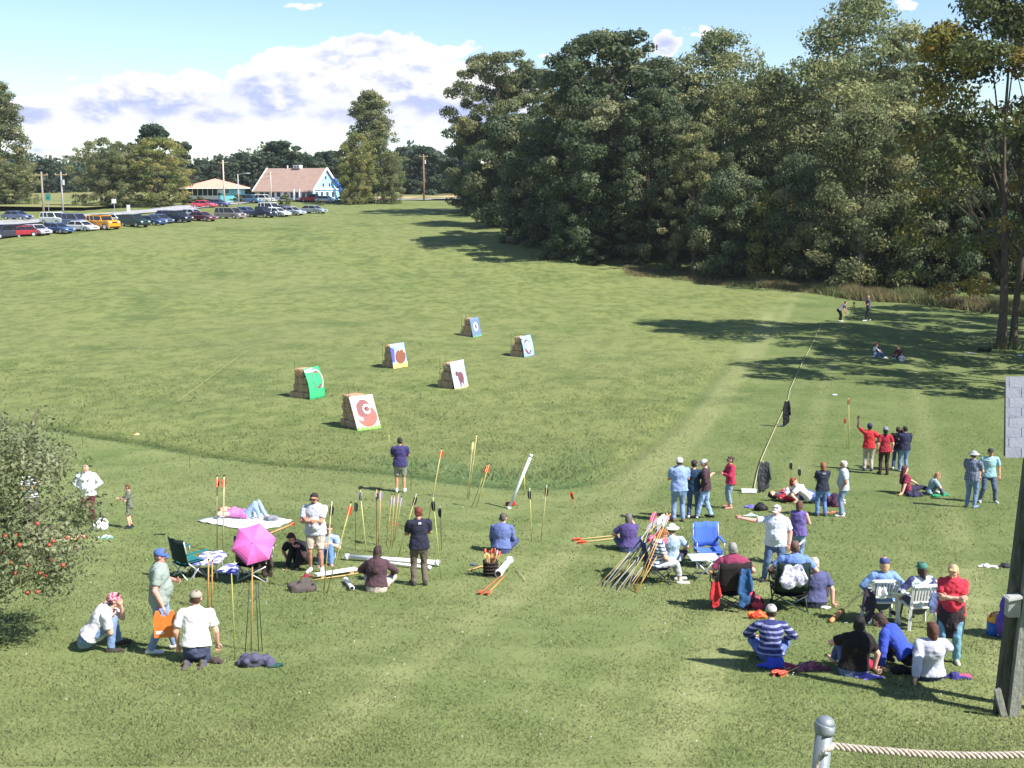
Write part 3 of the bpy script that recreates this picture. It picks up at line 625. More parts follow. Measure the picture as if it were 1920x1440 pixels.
def person(px, py, az, pose, label, top='tshirt', tc=(200, 200, 200), bottom='jeans', bc=(110, 135, 175), Hh=1.74, head_px=None, hair='short', hc=(70, 50, 38),
           cap=None, skin='fair', fem=False, fat=1.0, arms=None, armR=None, armL=None, look=(0, 0), shoe=(225, 225, 222), topmat=None, botmat=None, sun=False, beard=None, lift=0, pos=None, lean=None, sleeves=None, res=.015, over=None, group=None, cat='person'):
    """az: 0 faces away from the camera, 90 right, 180 the camera, 270 left"""
    p = pos.copy() if pos else g(px, py)
    if head_px is not None: Hh = min(1.98, max(1.2 if 'child' in label else 1.5, at(px, head_px, p.y).z-p.z))
    s = Hh/1.75; vx = max(res, .00034*p.y)
    root = thing('person', p+V((0, 0, lift)), label, cat, group, -R(az)); d = preset(pose)
    if lean: d['lean'] = lean
    P = d['pel']; up = lean_dir(*d['lean']).normalized(); X = V((1, 0, 0)); X = (X-up*up.x).normalized(); fw = up.cross(X).normalized()
    fat = fat*1.07+.03; hw, sw = (.10, .175) if fem else (.098, .205)
    if pose in ('lie', 'lieflat'): up2 = V((0, -1, .06)).normalized(); up = up2; fw = V((0, .06, 1)).normalized()
    curve = fw*(.03 if pose not in ('cross', 'kneesup', 'squat', 'kneel') else .0)
    belly = P+up*.17; chest = P+up*.36+curve*.3; 
    if pose in ('cross', 'kneesup', 'squat', 'chair'): chest = chest-fw*.03
    nb = P+up*.53; sh = {1: nb-up*.075+X*sw, -1: nb-up*.075-X*sw}
    ly, lp = look; hd = (Matrix.Rotation(-R(ly), 3, 'Z') @ V((0, math.cos(R(lp)), math.sin(R(lp)))))
    if pose in ('lie', 'lieflat'): hd = V((math.sin(R(ly)), .1, 1)).normalized(); hu = V((0, -1, .1)).normalized()
    else: hu = (V((0, 0, 1))*.8+up*.35+(-hd*.0)); hu = (hu-hd*hu.dot(hd)).normalized()
    hr = hd.cross(hu).normalized(); hc_ = nb+(up*.6+hu*.4).normalized()*.145+hd*.025
    HM = Matrix((hr, hd, hu)).transposed()
    hips = {1: P+X*hw-up*.02, -1: P-X*hw-up*.02}
    ank = {1: d['R'], -1: d['L']}; kn = {}
    for q in (1, -1):
        kp = V(d['kp']); 
        if d.get('out'): kp = V((q*1.0, .35, .30))
        kn[q], ank[q] = ik(hips[q], ank[q], .44, .42, kp)
    # arms: targets in body space
    def target(q, k):
        S_ = sh[q]
        T = {None: (S_+V((q*.07, .04, -.50)), (q*.6, -1, 0)), 'hang': (S_+V((q*.09, .05, -.50)), (q*.6, -1, 0)), 'hips': (P+X*q*.16+up*.08+fw*.03, (q, -.35, 0)),
             'front': (P+up*.24+fw*.27+X*q*.05, (q*.9, -.3, -.7)), 'fold': (P+up*.26+fw*.20-X*q*.08, (q, .1, -.8)), 'face': (hc_+hd*.13+hu*-.05+hr*q*.03, (q*.6, .2, -1)), 'hold': (P+up*.32+fw*.34+X*q*.08, (q*.5, -.3, -1)),
             'lap': (P+fw*.26+V((q*.08, .05, .10)), (q, -.4, -.2)), 'knees': (kn[q]+V((-q*.03, -.02, .08)), (q*.8, -.2, -.3)), 'back': (V((q*.30, -.34, .07)), (q*.5, -1, 0)), 'side': (V((q*.34, .02, .07)), (q, -.3, 0)),
             'down': (V((q*.05, .50, .55)), (q, .2, 0)), 'point': (S_+V((q*.52, .12, .02)), (0, 0, -1)), 'out': (S_+V((q*.30, .34, -.12)), (q, -.3, -1)), 'fwdlow': (S_+V((q*.02, .42, -.25)), (q*.3, 0, -1)), 'pocket': (P+X*q*.19+fw*.08-up*.02, (q*.6, -1, 0)),
             'behind': (hc_-V((0, .05, .02))+V((q*.06, 0, 0)), (q, -.5, .1)), 'belly': (P+up*.2+fw*.15-X*q*.04, (q, 0, .2)), 'chin': (hc_+hd*.10-hu*.11, (q*.3, .3, -1)), 'wave': (S_+V((q*.22, .12, .42)), (q, -.2, -1)), 'rail': (S_+V((q*.11, .20, -.34)), (q, -.7, -.2))}
        return T[k]
    el, wr = {}, {}; AK = {}
    for q, a in ((1, armR or arms or d.get('ar')), (-1, armL or arms or d.get('ar'))):
        AK[q] = a
        t_, pl = target(q, a)
        if isinstance(a, str) and a in ('back', 'side') : t_.z = .07
        el[q], wr[q] = ik(sh[q], t_, .285, .255, pl)
    f = fat; ff = (fw, .68)
    B = MB()
    B.cap(P, .155*f*(1.02 if fem else .98), belly, .130*f, flat=ff, n=16).cap(belly, .132*f, chest, .160*f*(.93 if fem else 1), flat=ff, n=16)
    B.cap(chest+X*.05, .12, chest-X*.05, .12, flat=ff, n=14).cap(sh[1]-X*.03, .062, sh[-1]+X*.03, .062, n=12)
    B.cap(chest, .13, nb-up*.05, .085, flat=ff, n=14).cap(nb-up*.04, .060, hc_-hu*.04, .052)
    if fem:
        for q in (1, -1): B.cap(chest+fw*.07+X*q*.07+up*.0, .062, chest+fw*.085+X*q*.07-up*.01, .055)
    if f > 1.12: B.cap(belly+fw*.045, .125*f, belly+fw*.055-up*.05, .12*f)
    for q in (1, -1):
        B.cap(hips[q], .095*f**.6, kn[q], .058).cap(kn[q], .057, ank[q]+V((0, 0, .02)), .038)
        cm = kn[q].lerp(ank[q], .32); B.cap(cm, .056, kn[q].lerp(ank[q], .55), .046)
        toe = V((ank[q].x+q*.03, ank[q].y+.17, max(.035, ank[q].z-.045)))
        if pose == 'kneel': toe = ank[q]+V((0, -.15, -.02))
        B.cap(ank[q]-V((0, .03, .045)), .034, toe, .028)
        B.cap(sh[q], .058, el[q], .046).cap(el[q], .047, wr[q], .030)
    # head with brow, nose, chin and ears
    B.ell(hc_+HM @ V((0, -.008, .02)), (.076, .096, .098), HM, 16, 12).ell(hc_+HM @ V((0, .022, -.055)), (.058, .068, .062), HM, 14, 9)
    B.cap(hc_+HM @ V((0, .088, .02)), .010, hc_+HM @ V((0, .108, -.018)), .017, n=8).cap(hc_+HM @ V((-.03, .078, .035)), .012, hc_+HM @ V((.03, .078, .035)), .012, n=8)
    for q in (1, -1): B.ell(hc_+HM @ V((q*.078, -.008, -.002)), (.014, .022, .034), HM, 8, 6)
    hands = {}
    for q in (1, -1):
        fd = (wr[q]-el[q]).normalized()
        if AK[q] in ('back', 'side'): fd = (fd+V((0, -.6 if AK[q] == 'back' else .2, 1.0))*.55).normalized(); fd = V((q*.3, -.6, -.12)).normalized()
        if AK[q] in ('knees', 'lap'): fd = (fd+V((0, .5, -.7))).normalized()
        sd_ = fd.cross(fw if abs(fd.dot(fw)) < .9 else up).normalized(); nn = sd_.cross(fd).normalized()
        palm = wr[q]+fd*.055; hands[q] = (wr[q], fd, sd_, nn)
        B.cap(wr[q], .028, palm+fd*.02, .040, flat=(nn, .5), n=10)
    bo = B.build('body', SKIN, root, True)
    JOBS.append((bo, 'body', vx*.85, dict(tone=TONE[skin], hc=hc_, HM=HM, hands=hands, hair=lin(hc), beard=beard, fem=fem)))
    def garment(name, mb, m, v=None):
        o = mb.build(name, m, root, True); JOBS.append((o, 'cloth', v or vx, None)); return o
    # top
    tm = topmat or cloth(tc); T = MB(); k = 1.0
    long = sleeves if sleeves is not None else top in ('long', 'jacket', 'sweater')
    e = .014 if top not in ('jacket', 'sweater') else .028
    hem = P-up*(.10 if pose not in ('cross', 'kneesup', 'legsout', 'squat', 'chair', 'kneel') else .03)
    wq = .168*f*(1.0 if fem else .99)+e
    T.cap(hem, max(wq+.004, hw+.117*f**.6+e), belly, .142*f+e+(.012 if not fem else 0), flat=ff, n=18, e0='c').cap(belly, .146*f+e, chest, .168*f*(.94 if fem else 1)+e, flat=ff, n=18)
    T.cap(chest+X*.05, .12+e, chest-X*.05, .12+e, flat=ff, n=14).cap(chest, .135+e, nb-up*.06, .09+e*.5, flat=ff, n=14)
    T.cap(sh[1]-X*.03, .064+e, sh[-1]+X*.03, .064+e, n=12)
    if fem:
        for q in (1, -1): T.cap(chest+fw*.07+X*q*.07, .064+e, chest+fw*.087+X*q*.07, .056+e)
    if f > 1.12: T.cap(belly+fw*.045, .127*f+e, belly+fw*.055-up*.06, .12*f+e)
    if top != 'tank':
        for q in (1, -1):
            if long: T.cap(sh[q], .062+e, el[q], .052+e*.9).cap(el[q], .052+e*.9, el[q].lerp(wr[q], .93), .040+e*.6, e1='c')
            else: T.cap(sh[q], .064+e, sh[q].lerp(el[q], .72), .062+e, e1='c')
    if top == 'jacket': T.cap(nb-fw*.05-X*.05, .045, nb-fw*.05+X*.05, .045)
    garment('jacket' if top == 'jacket' else ('sweater' if top == 'sweater' else 'shirt'), T, tm)
    # trousers or shorts
    bm_ = botmat or cloth(bc, tuple(min(255, int(c*1.18)) for c in bc) if bottom == 'jeans' else None, scale=7); Q = MB()
    Q.cap(P+up*.09, .152*f+.004, P-up*.04, .165*f+.006, flat=ff, n=16, e0='c')
    for q in (1, -1):
        if bottom == 'shorts':
            kk = hips[q].lerp(kn[q], .92); Q.cap(hips[q], .108*f**.6, kk, .088, e1='c')
        else:
            Q.cap(hips[q], .104*f**.6, kn[q], .074).cap(kn[q], .074, ank[q]+V((0, 0, .0 if bottom != 'capri' else .12)), .062 if bottom != 'slim' else .052, e1='c')
            Q.cap(kn[q].lerp(ank[q], .3), .07, kn[q].lerp(ank[q], .6), .064)
    garment('shorts' if bottom == 'shorts' else 'trousers', Q, bm_)
    # shoes
    if shoe:
        sm = cloth(shoe)
        for q in (1, -1):
            toe = V((ank[q].x+q*.04, ank[q].y+.18, max(.04, ank[q].z-.04)))
            if pose == 'kneel': toe = ank[q]+V((0, -.17, -.02))
            A = MB(); A.cap(ank[q]-V((0, .045, .035)), .046, toe, .040, n=10); A.cap(ank[q]-V((0, 0, .02)), .05, ank[q]+V((0, 0, .03)), .047, n=10)
            garment('shoe', A, sm, .013)
    # hair
    if hair and hair != 'bald':
        Hh_ = MB(); hm = mat(lin(hc), .75, 'hair', tuple(v*.5 for v in lin(hc)), 22, bump=.8)
        Hh_.ell(hc_+HM @ V((0, -.026, .034)), (.087, .092, .094), HM, 16, 12)
        Hh_.cap(hc_+HM @ V((-.045, -.05, -.03)), .045, hc_+HM @ V((.045, -.05, -.03)), .045)
        Hh_.cap(hc_+HM @ V((-.04, .045, .085)), .030, hc_+HM @ V((.04, .045, .085)), .030)
        if hair in ('bob', 'long', 'pony'):
            for q in (1, -1): Hh_.cap(hc_+HM @ V((q*.062, -.01, .03)), .030, hc_+HM @ V((q*.064, -.03, -.075)), .028)
            Hh_.cap(hc_+HM @ V((0, -.06, 0)), .07, hc_+HM @ V((0, -.065, -.10)), .062)
        if hair == 'long': Hh_.cap(hc_+HM @ V((0, -.075, -.05)), .085, nb-fw*.15-up*.22, .085, flat=(fw, .6))
        if hair == 'pony': Hh_.cap(hc_+HM @ V((0, -.10, .02)), .032, hc_+HM @ V((0, -.14, -.16)), .028)
        if hair == 'bun': Hh_.ell(hc_+HM @ V((0, -.11, .06)), (.045, .045, .045), HM)
        garment('hair', Hh_, hm, .013)
    if cap:
        kind, cc = cap; cm_ = cloth(cc) if kind != 'bandana' else mat(lin(cc), .9, 'patch', lin((215, 170, 185)), 26)
        c0 = thing('tmp', (0, 0, 0), None, None); bpy.data.objects.remove(c0)
        K = MB()
        if kind == 'hat':
            K.ell(hc_+HM @ V((0, -.01, .05)), (.098, .112, .085), HM, 18, 7, 0); 
            n = 20; ring = [[hc_+HM @ V((rx*math.cos(2*math.pi*i/n), ry*math.sin(2*math.pi*i/n)-.01, z)) for i in range(n)] for rx, ry, z in ((.09, .105, .062), (.165, .18, .028), (.165, .18, .034), (.09, .105, .072))]
            K.add([v for r in ring for v in r], [(j*n+i, j*n+(i+1) % n, (j+1)*n+(i+1) % n, (j+1)*n+i) for j in range(3) for i in range(n)])
        else:
            K.ell(hc_+HM @ V((0, -.014, .040)), (.093, .110, .088), HM, 20, 8, -.22 if kind != 'bandana' else -.35)
            if kind == 'bandana': K.cap(hc_+HM @ V((0, -.11, .01)), .022, hc_+HM @ V((.03, -.15, -.04)), .012)
        ko = K.build('hat' if kind == 'hat' else ('bandana' if kind == 'bandana' else 'cap'), cm_, root, True)
        if kind in ('cap', 'back'):
            sg = 1 if kind == 'cap' else -1; vp = []
            for i in range(11):
                a = math.pi*(.12+.76*i/10); vp.append((math.cos(a)*.078, sg*(math.sin(a)*.105+.055)-.012))
            vs = []
            for zz in (0, .007):
                for a, b in vp: vs.append(hc_+HM @ V((a, b, .028+zz-abs(a)**2*3-.05*abs(abs(b)-.06))))
            n = len(vp); Bv = MB().add(vs, [tuple(range(n)), tuple(range(2*n-1, n-1, -1))]+[(i, (i+1) % n, n+(i+1) % n, n+i) for i in range(n)])
            Bv.build('visor', cm_, ko)
    if sun:
        Gm = MB(); Gm.cap(hc_+HM @ V((-.052, .093, .014)), .019, hc_+HM @ V((-.016, .103, .012)), .019).cap(hc_+HM @ V((.052, .093, .014)), .019, hc_+HM @ V((.016, .103, .012)), .019)
        for q in (1, -1): Gm.tube([hc_+HM @ V((q*.07, .085, .018)), hc_+HM @ V((q*.084, 0, .012))], .005, 6)
        Gm.build('sunglasses', GLASS, root, True)
    info = dict(root=root, p=p, P=P, up=up, fw=fw, X=X, sh=sh, wr=wr, el=el, kn=kn, ank=ank, hc=hc_, HM=HM, nb=nb, chest=chest, belly=belly, f=f, ff=ff, s=s, hands=hands, garment=garment)
    if over: over(info)
    root.scale = (s,)*3
    info['world'] = lambda v: root.location+Matrix.Rotation(-R(az), 3, 'Z') @ (V(v)*s)
    return info
def finish_people():
    for o, k, v, _ in JOBS:
        m = o.modifiers.new('r', 'REMESH'); m.mode = 'VOXEL'; m.voxel_size = v; m.use_smooth_shade = True
        if k in ('cloth', 'soft'):
            m = o.modifiers.new('s', 'SMOOTH'); m.factor = .5; m.iterations = 3
            tx = FOLD2 if k == 'soft' else FOLD; m = o.modifiers.new('d', 'DISPLACE'); m.texture = tx; m.strength = .05 if k == 'soft' else (.010 if o.name.startswith(('hair', 'shoe')) else .034); m.mid_level = .5; m.texture_coords = 'LOCAL'
        else: m = o.modifiers.new('s', 'SMOOTH'); m.factor = .4; m.iterations = 2
    bpy.context.view_layer.update(); dg = bpy.context.evaluated_depsgraph_get()
    done = []
    for o, k, v, inf in JOBS:
        done.append(bpy.data.meshes.new_from_object(o.evaluated_get(dg), depsgraph=dg))
    for (o, k, v, inf), me in zip(JOBS, done):
        o.modifiers.clear(); old = o.data; o.data = me
        me.name = o.name
        if k == 'body':
            # fingers, joined to the same mesh
            F_ = MB()
            for q, (w, fd, sd_, nn) in inf['hands'].items():
                for i, L in enumerate((.066, .078, .074, .060)):
                    b = w+fd*.088+sd_*(.030-.020*i); c1 = b+fd*L*.5+nn*.006*(i+1)*-1; c2 = c1+(fd-nn*.7).normalized()*L*.5
                    F_.tube([b-fd*.02, b, c1, c2], [.010, .0105, .009, .007], 6)
                t0 = w+fd*.02+sd_*.028; t1 = t0+(fd*.8+sd_*.75).normalized()*.038; F_.tube([t0, t1, t1+(fd+sd_*.2-nn*.3).normalized()*.03], [.013, .011, .008], 6)
            bm = bmesh.new(); bm.from_mesh(me)
            vs = [bm.verts.new(c) for c in F_.v]
            for f_ in F_.f:
                fc = bm.faces.new([vs[i] for i in f_]); fc.smooth = True
            bm.to_mesh(me); bm.free()
            n = len(me.vertices); co = np.empty(n*3, 'f'); me.vertices.foreach_get('co', co); co = co.reshape(-1, 3)
            tone = np.array(inf['tone']); C = np.ones((n, 4), 'f'); C[:, :3] = tone
            HM = np.array(inf['HM']); q = (co-np.array(inf['hc'])) @ HM
            head = np.linalg.norm(q/np.array([1, 1, 1.2]), axis=1) < .15
            def spot(c, r, col, w=1):
                dd = np.sqrt((((q-np.array(c))/np.array(r))**2).sum(1)); k_ = (np.clip(1.5-dd, 0, 1)*w*head)[:, None]; C[:, :3] = C[:, :3]*(1-k_)+np.array(col)*k_
            spot((0, .06, -.035), (.06, .05, .025), tone*np.array([1.08, .82, .80]), .45)
            if inf['beard']: spot((0, .075, -.085), (.062, .06, .036), lin(inf['beard']), .95)
            for sx in (1, -1):
                spot((sx*.032, .082, .012), (.013, .02, .007), (.04, .03, .025)); spot((sx*.032, .09, .034), (.02, .02, .006), inf['hair'], .8)
            spot((0, .088, -.058), (.024, .02, .007), tone*np.array([.75, .42, .42]), .9)
            a = me.color_attributes.new('col', 'FLOAT_COLOR', 'POINT'); a.data.foreach_set('color', C.ravel())
        me.polygons.foreach_set('use_smooth', [True]*len(me.polygons))
FOLD = bpy.data.textures.new('folds', 'CLOUDS'); FOLD.noise_scale = .10; FOLD.noise_depth = 2
FOLD2 = bpy.data.textures.new('crumple', 'CLOUDS'); FOLD2.noise_scale = .22; FOLD2.noise_depth = 2; FOLD2.noise_type = 'HARD_NOISE'

def soft(name, p, label, cat, m, parts, rz=0, part='cloth_body', v=.016):
    """soft goods: rounded lumps grown together, then crumpled"""
    o = thing(name, p, label, cat, rz=rz); mb = MB()
    for q in parts: mb.cap(q[0], q[1], q[2], q[3], flat=q[4] if len(q) > 4 else None, n=14)
    b = mb.build(part, m, o, True); JOBS.append((b, 'soft', max(v, .0004*p.y), None)); return o
JE = (112, 138, 180); JD = (70, 88, 128); JL = (130, 160, 200)
def waist_jacket(c):
    def f(i):
        m = MB(); P = i['P']; up = i['up']
        m.cap(P+up*.10, .215, P-up*.10, .245, flat=(i['fw'], .78), n=16, e0='c'); m.cap(P-up*.08, .24, V((0, -.02, .46)), .21, flat=(i['fw'], .8), n=16, e1='c')
        m.cap(P+i['fw']*.14+V((-.03, 0, 0)), .03, P+i['fw']*.15+V((-.08, 0, -.30)), .035).cap(P+i['fw']*.14+V((.03, 0, 0)), .03, P+i['fw']*.15+V((.06, 0, -.26)), .035)
        i['garment']('jacket_round_waist', m, cloth(c))
    return f
def badge(off=(-.06, .0), size=(.07, .035), back=False, mt=None, nm='print'):
    def f(i):
        c = i['chest']+i['fw']*(-1 if back else 1)*(.127 if not back else .138)+i['up']*(.05+off[1])+i['X']*off[0]
        MB().box(c, (size[0], .006, size[1]), M=Matrix((i['X'], i['fw'], i['up'])).transposed()).build(nm, mt or WHITE, i['root'])
    return f
# --- left group
A1 = person(203, 1218, 78, 'squat', 'squatting man in a white T-shirt, jeans and a red bandana, chin on hand', tc=(222, 220, 235), bc=JE, cap=('bandana', (190, 60, 90)), hair='short', hc=(60, 40, 35), fat=1.12, armR='knees', armL='chin', shoe=(70, 60, 55), Hh=1.82, res=.012, lean=(38, 0), look=(0, -4))
A2 = person(303, 1222, 78, 'walk', 'standing man in a blue cap and grey green T-shirt holding an orange bag', tc=(150, 165, 158), bc=(125, 148, 190), head_px=1027, cap=('cap', (78, 112, 190)), hc=(95, 75, 60), fat=1.22, armR='hang', armL='front', look=(5, -14), skin='pink', shoe=(235, 235, 235), res=.012, over=badge((-.02, 0), (.09, .03), mt=BLACKC))
def bag():
    o = thing('carrier_bag', A2['world'](A2['wr'][1]+V((.02, .03, -.12))), 'orange carrier bag with a small white print held by the man in the blue cap', 'bag', rz=R(8))
    m = mat(lin((235, 130, 60)), .5, 'plain', lin((225, 110, 45)), 6); b = MB(); 
    pts = [(-.17, -.42), (.17, -.42), (.18, -.10), (.14, .02), (.09, .02), (.05, -.07), (-.05, -.07), (-.09, .02), (-.14, .02), (-.18, -.10)]
    b.prism(pts, (0, -.03, 0), (1, 0, 0), (0, 0, 1), (0, 1, 0), .06); b.build('bag_body', m, o)
    MB().box((-.08, -.034, -.33), (.13, .006, .05)).build('printed_label', WHITE, o)
bag()
A3 = person(370, 1240, -4, 'kneel', 'kneeling man in a bright white T-shirt and tan cap, back turned', tc=(240, 240, 238), bc=(70, 78, 110), cap=('cap', (165, 155, 140)), hc=(80, 50, 35), fat=1.10, Hh=1.86, armR='hang', armL='hang', shoe=(95, 85, 80), res=.012, look=(8, -10))
person(168, 982, 176, 'stand', 'bald man in a loose white patterned shirt and maroon trousers looking down', tc=(235, 235, 240), topmat=mat(lin((240, 240, 245)), .9, 'patch', lin((215, 220, 235)), 9), bc=(100, 45, 50), bottom='slacks', head_px=868, hair='bald', skin='pink', armR='hips', armL='hips', fat=1.18, look=(0, -35), sleeves=True, top='long', shoe=(60, 40, 40))
CAMO = mat(lin((120, 125, 110)), .9, 'patch', lin((84, 90, 76)), 16)
person(246, 990, 262, 'stand', 'small child in camouflage shirt and shorts reaching out a hand', topmat=CAMO, botmat=mat(lin((138, 140, 120)), .9, 'patch', lin((105, 105, 90)), 16), bottom='shorts', head_px=908, hair='short', hc=(110, 72, 48), armR='fwdlow', armL='front', shoe=(40, 50, 60), look=(0, -12))
person(62, 985, 150, 'stand', 'person in a striped shirt and red cap half hidden by the apple tree', topmat=mat(lin((235, 235, 240)), .9, 'stripes', lin((60, 60, 90)), 12), bc=(90, 80, 80), head_px=872, cap=('cap', (200, 80, 70)), armR='front', armL='front')
Z1 = person(455, 975, 98, 'lie', 'woman lying on the white blanket in a pink top and jeans, knees raised', top='tank', tc=(225, 120, 195), bc=(140, 165, 200), fem=True, hair='bob', hc=(150, 70, 50), pos=g(462, 974)+V((0, 0, .03)), shoe=None)
A4 = person(594, 1072, 186, 'stand', 'standing bearded man in a light grey T-shirt, khaki shorts and sunglasses', tc=(205, 210, 222), bc=(198, 182, 165), bottom='shorts', head_px=922, hair='short', hc=(50, 40, 36), skin='tan', sun=True, beard=(70, 60, 60), fat=1.2, armR='front', armL='fold', look=(5, -6), shoe=(235, 235, 235), res=.012, over=badge((0, .01), (.22, .012), mt=mat((.15, .15, .16), .9)))
person(566, 1058, 196, 'kneesup', 'person in black sitting hunched on the grass leaning on one arm', top='tshirt', tc=(30, 30, 38), bc=(35, 35, 42), hair='bob', hc=(70, 40, 40), armR='side', armL='knees', skin='pink', lean=(26, 8), shoe=None, look=(10, -35))
person(612, 1052, 172, 'kneesup', 'person in jeans and pink shoes sitting behind the bearded man', tc=(150, 180, 215), bc=(85, 125, 190), hair='short', hc=(90, 60, 45), shoe=(230, 160, 175), armR='knees', armL='knees', lean=(5, -6), look=(-10, -10))
person(706, 1108, 6, 'cross', 'seated woman with long dark hair and a maroon top seen from behind', top='long', tc=(84, 56, 66), bc=(190, 175, 165), fem=True, hair='long', hc=(60, 42, 38), fat=1.22, Hh=1.76, res=.012)
BM = person(787, 1098, -14, 'stand', 'standing man in a navy T-shirt and olive trousers with auburn hair, back turned', tc=(34, 36, 62), bc=(112, 98, 86), bottom='slacks', head_px=950, hc=(118, 58, 44), armR='front', armL='front', skin='tan', fat=1.04, shoe=(70, 60, 55), res=.012, look=(-10, -8), over=badge((0, .06), (.06, .04), True))
person(751, 923, -3, 'stand', 'man in a purple T-shirt and grey shorts standing alone, back turned', tc=(58, 50, 112), bc=(150, 150, 142), bottom='shorts', head_px=820, hc=(38, 30, 30), skin='tan', armR='front', armL='front', fat=1.08, shoe=(215, 215, 225), look=(0, -25))
person(940, 1036, 10, 'cross', 'seated man in a blue shirt with grey hair working with his hands, back turned', top='long', tc=(98, 115, 180), bc=(60, 72, 120), hc=(92, 82, 78), fat=1.12, Hh=1.8, armR='front', armL='front', shoe=(50, 50, 55), look=(20, -25))
person(1178, 1034, 4, 'cross', 'seated grey haired woman in a purple T-shirt raising a hand to her face', tc=(84, 68, 135), bc=(70, 82, 125), fem=True, hair='bob', hc=(110, 104, 102), fat=1.18, armR='face', armL='knees', Hh=1.72, look=(5, 2))
# --- middle group and chairs
def camp_chair(px, py, az, label, c_back, c_seat, frame=None, arms=True, cat='chair', sc=1, group=None, netc=None, pos=None):
    p = pos or g(px, py); o = thing('folding_chair', p, label, cat, group, -R(az)); o.scale = (sc,)*3; fr = frame or ALU
    w, sh_, bh = .29, .42, .92
    for sx in (-1, 1):
        MB().tube([(sx*w, -.24, .0), (sx*w, .22, sh_)], .013, 8).build('leg', fr, o, True); MB().tube([(sx*w*.98, .24, 0), (sx*w*.98, -.22, sh_)], .013, 8).build('leg', fr, o, True)
        MB().tube([(sx*w, -.22, sh_), (sx*w, -.32, bh)], .013, 8).build('back_post', fr, o, True)
        if arms:
            MB().tube([(sx*(w+.02), .24, sh_), (sx*(w+.02), .24, .62)], .012, 8).build('arm_post', fr, o, True)
            MB().box((sx*(w+.02), -.01, .63), (.06, .52, .025)).build('armrest', c_seat, o)
    [MB().tube(q_, .011, 8).build('cross_brace', fr, o, True) for q_ in ([(-w, .24, .02), (w, .24, sh_*.8)], [(w, .245, .02), (-w, .245, sh_*.8)], [(-w, -.235, .02), (w, -.235, sh_*.8)], [(w, -.24, .02), (-w, -.24, sh_*.8)])]
    n = 9; vs, fs = [], []
    for j in range(2):
        for i in range(n): t = i/(n-1)*2-1; vs.append((t*w, (-.24, .26)[j], sh_-.05*(1-t*t)))
    for j in range(2):
        for i in range(n): t = i/(n-1)*2-1; vs.append((t*w, (-.24, .26)[j], sh_-.062-.05*(1-t*t)))
    fs = [(i, i+1, n+i+1, n+i) for i in range(n-1)]+[(2*n+i+1, 2*n+i, 3*n+i, 3*n+i+1) for i in range(n-1)]
    MB().add(vs, fs).build('seat', c_seat, o, True)
    vs = []
    for zz in range(5):
        z = .40+zz*.137; y = -.225-.10*(z-.42)/.50
        for i in range(n): t = i/(n-1)*2-1; vs.append((t*w, y-.045*(1-t*t)+.008*math.sin(zz*2.1+i), z+.012*math.cos(i*1.7)))
    q = [(zz*n+i, zz*n+i+1, (zz+1)*n+i+1, (zz+1)*n+i) for zz in range(4) for i in range(n-1)]
    b = MB().add(vs, q).build('backrest', c_back, o, True, fix=False); m = b.modifiers.new('t', 'SOLIDIFY'); m.thickness = .012
    return o
DKG = cloth((24, 52, 50)); TEAL = cloth((20, 120, 125)); BLU = cloth((70, 115, 215)); DKF = mat((.03, .03, .035), .5, 'metal'); NAVY = cloth((28, 44, 110)); BROWN = cloth((72, 56, 50))
camp_chair(356, 1082, 40, 'dark green director chair with silver legs left of the pink umbrella', DKG, TEAL)
UC = camp_chair(478, 1086, 4, 'brown backed folding chair under the pink umbrella', BROWN, BLACKC, sc=1.12)
person(0, 0, 4, 'chair', 'person sitting in the brown chair hidden behind the pink umbrella', tc=(60, 50, 60), bc=(60, 70, 110), pos=g(478, 1086)+V((0, 0, .0)), arms='hold', hair='short', hc=(60, 45, 40), Hh=1.68)
def umbrella():
    c = at(476, 1021, g(478, 1086).y-.55); o = thing('umbrella', c, 'bright pink open umbrella tilted toward the camera over a folding chair', 'umbrella')
    ax = V((.08, -.80, .46)).normalized(); d, u, w = basis(ax); n = 6; rad = .47; m = mat(lin((226, 108, 186)), .7, 'plain', lin((216, 96, 176)), 4, bump=.05); vs, fs = [], []
    K = 2
    def P(i, j):
        a = 2*math.pi*i/(n*K)+.25; fr = j/6; k = (i % K)/K; sag = (1-.155*math.sin(math.pi*k))
        r = rad*math.sin(fr*1.15)/math.sin(1.15)*(sag if j else 1); return d*(.20*math.cos(fr*1.35)-.02*math.sin(math.pi*k)*fr)+(u*math.cos(a)+w*math.sin(a))*r
    for j in range(7):
        for i in range(n*K): vs.append(P(i, j))
    for j in range(6):
        for i in range(n*K): i2 = (i+1) % (n*K); fs.append((j*n*K+i, j*n*K+i2, (j+1)*n*K+i2, (j+1)*n*K+i))
    b = MB().add(vs, fs).build('canopy', m, o, False, fix=False); b.modifiers.new('t', 'SOLIDIFY').thickness = .003
    for k in range(n): MB().tube([P(k*K, j)-d*.008 for j in range(7)], .005, 5).build('rib', METAL, o)
    MB().tube([d*.26, d*-.62], .008, 6).build('shaft', METAL, o); MB().tube([d*-.60, d*-.72], .016, 8).build('handle', BLACKC, o)
umbrella()
A16 = g(1232, 1092); camp_chair(0, 0, 84, 'navy blue camp chair holding the woman in the striped top', NAVY, BLACKC, DKF, arms=False, pos=A16)
person(0, 0, 84, 'chair', 'auburn haired woman in a blue and white striped top sitting in the navy chair', topmat=mat(lin((225, 232, 240)), .9, 'stripes', lin((58, 70, 125)), 13), bc=(190, 195, 200), bottom='capri', fem=True, hair='bob', hc=(150, 92, 58), fat=1.2, pos=A16+V((.0, 0, -.02)), arms='lap', lean=(10, 0), look=(0, -40), top='tshirt', Hh=1.70, res=.012)
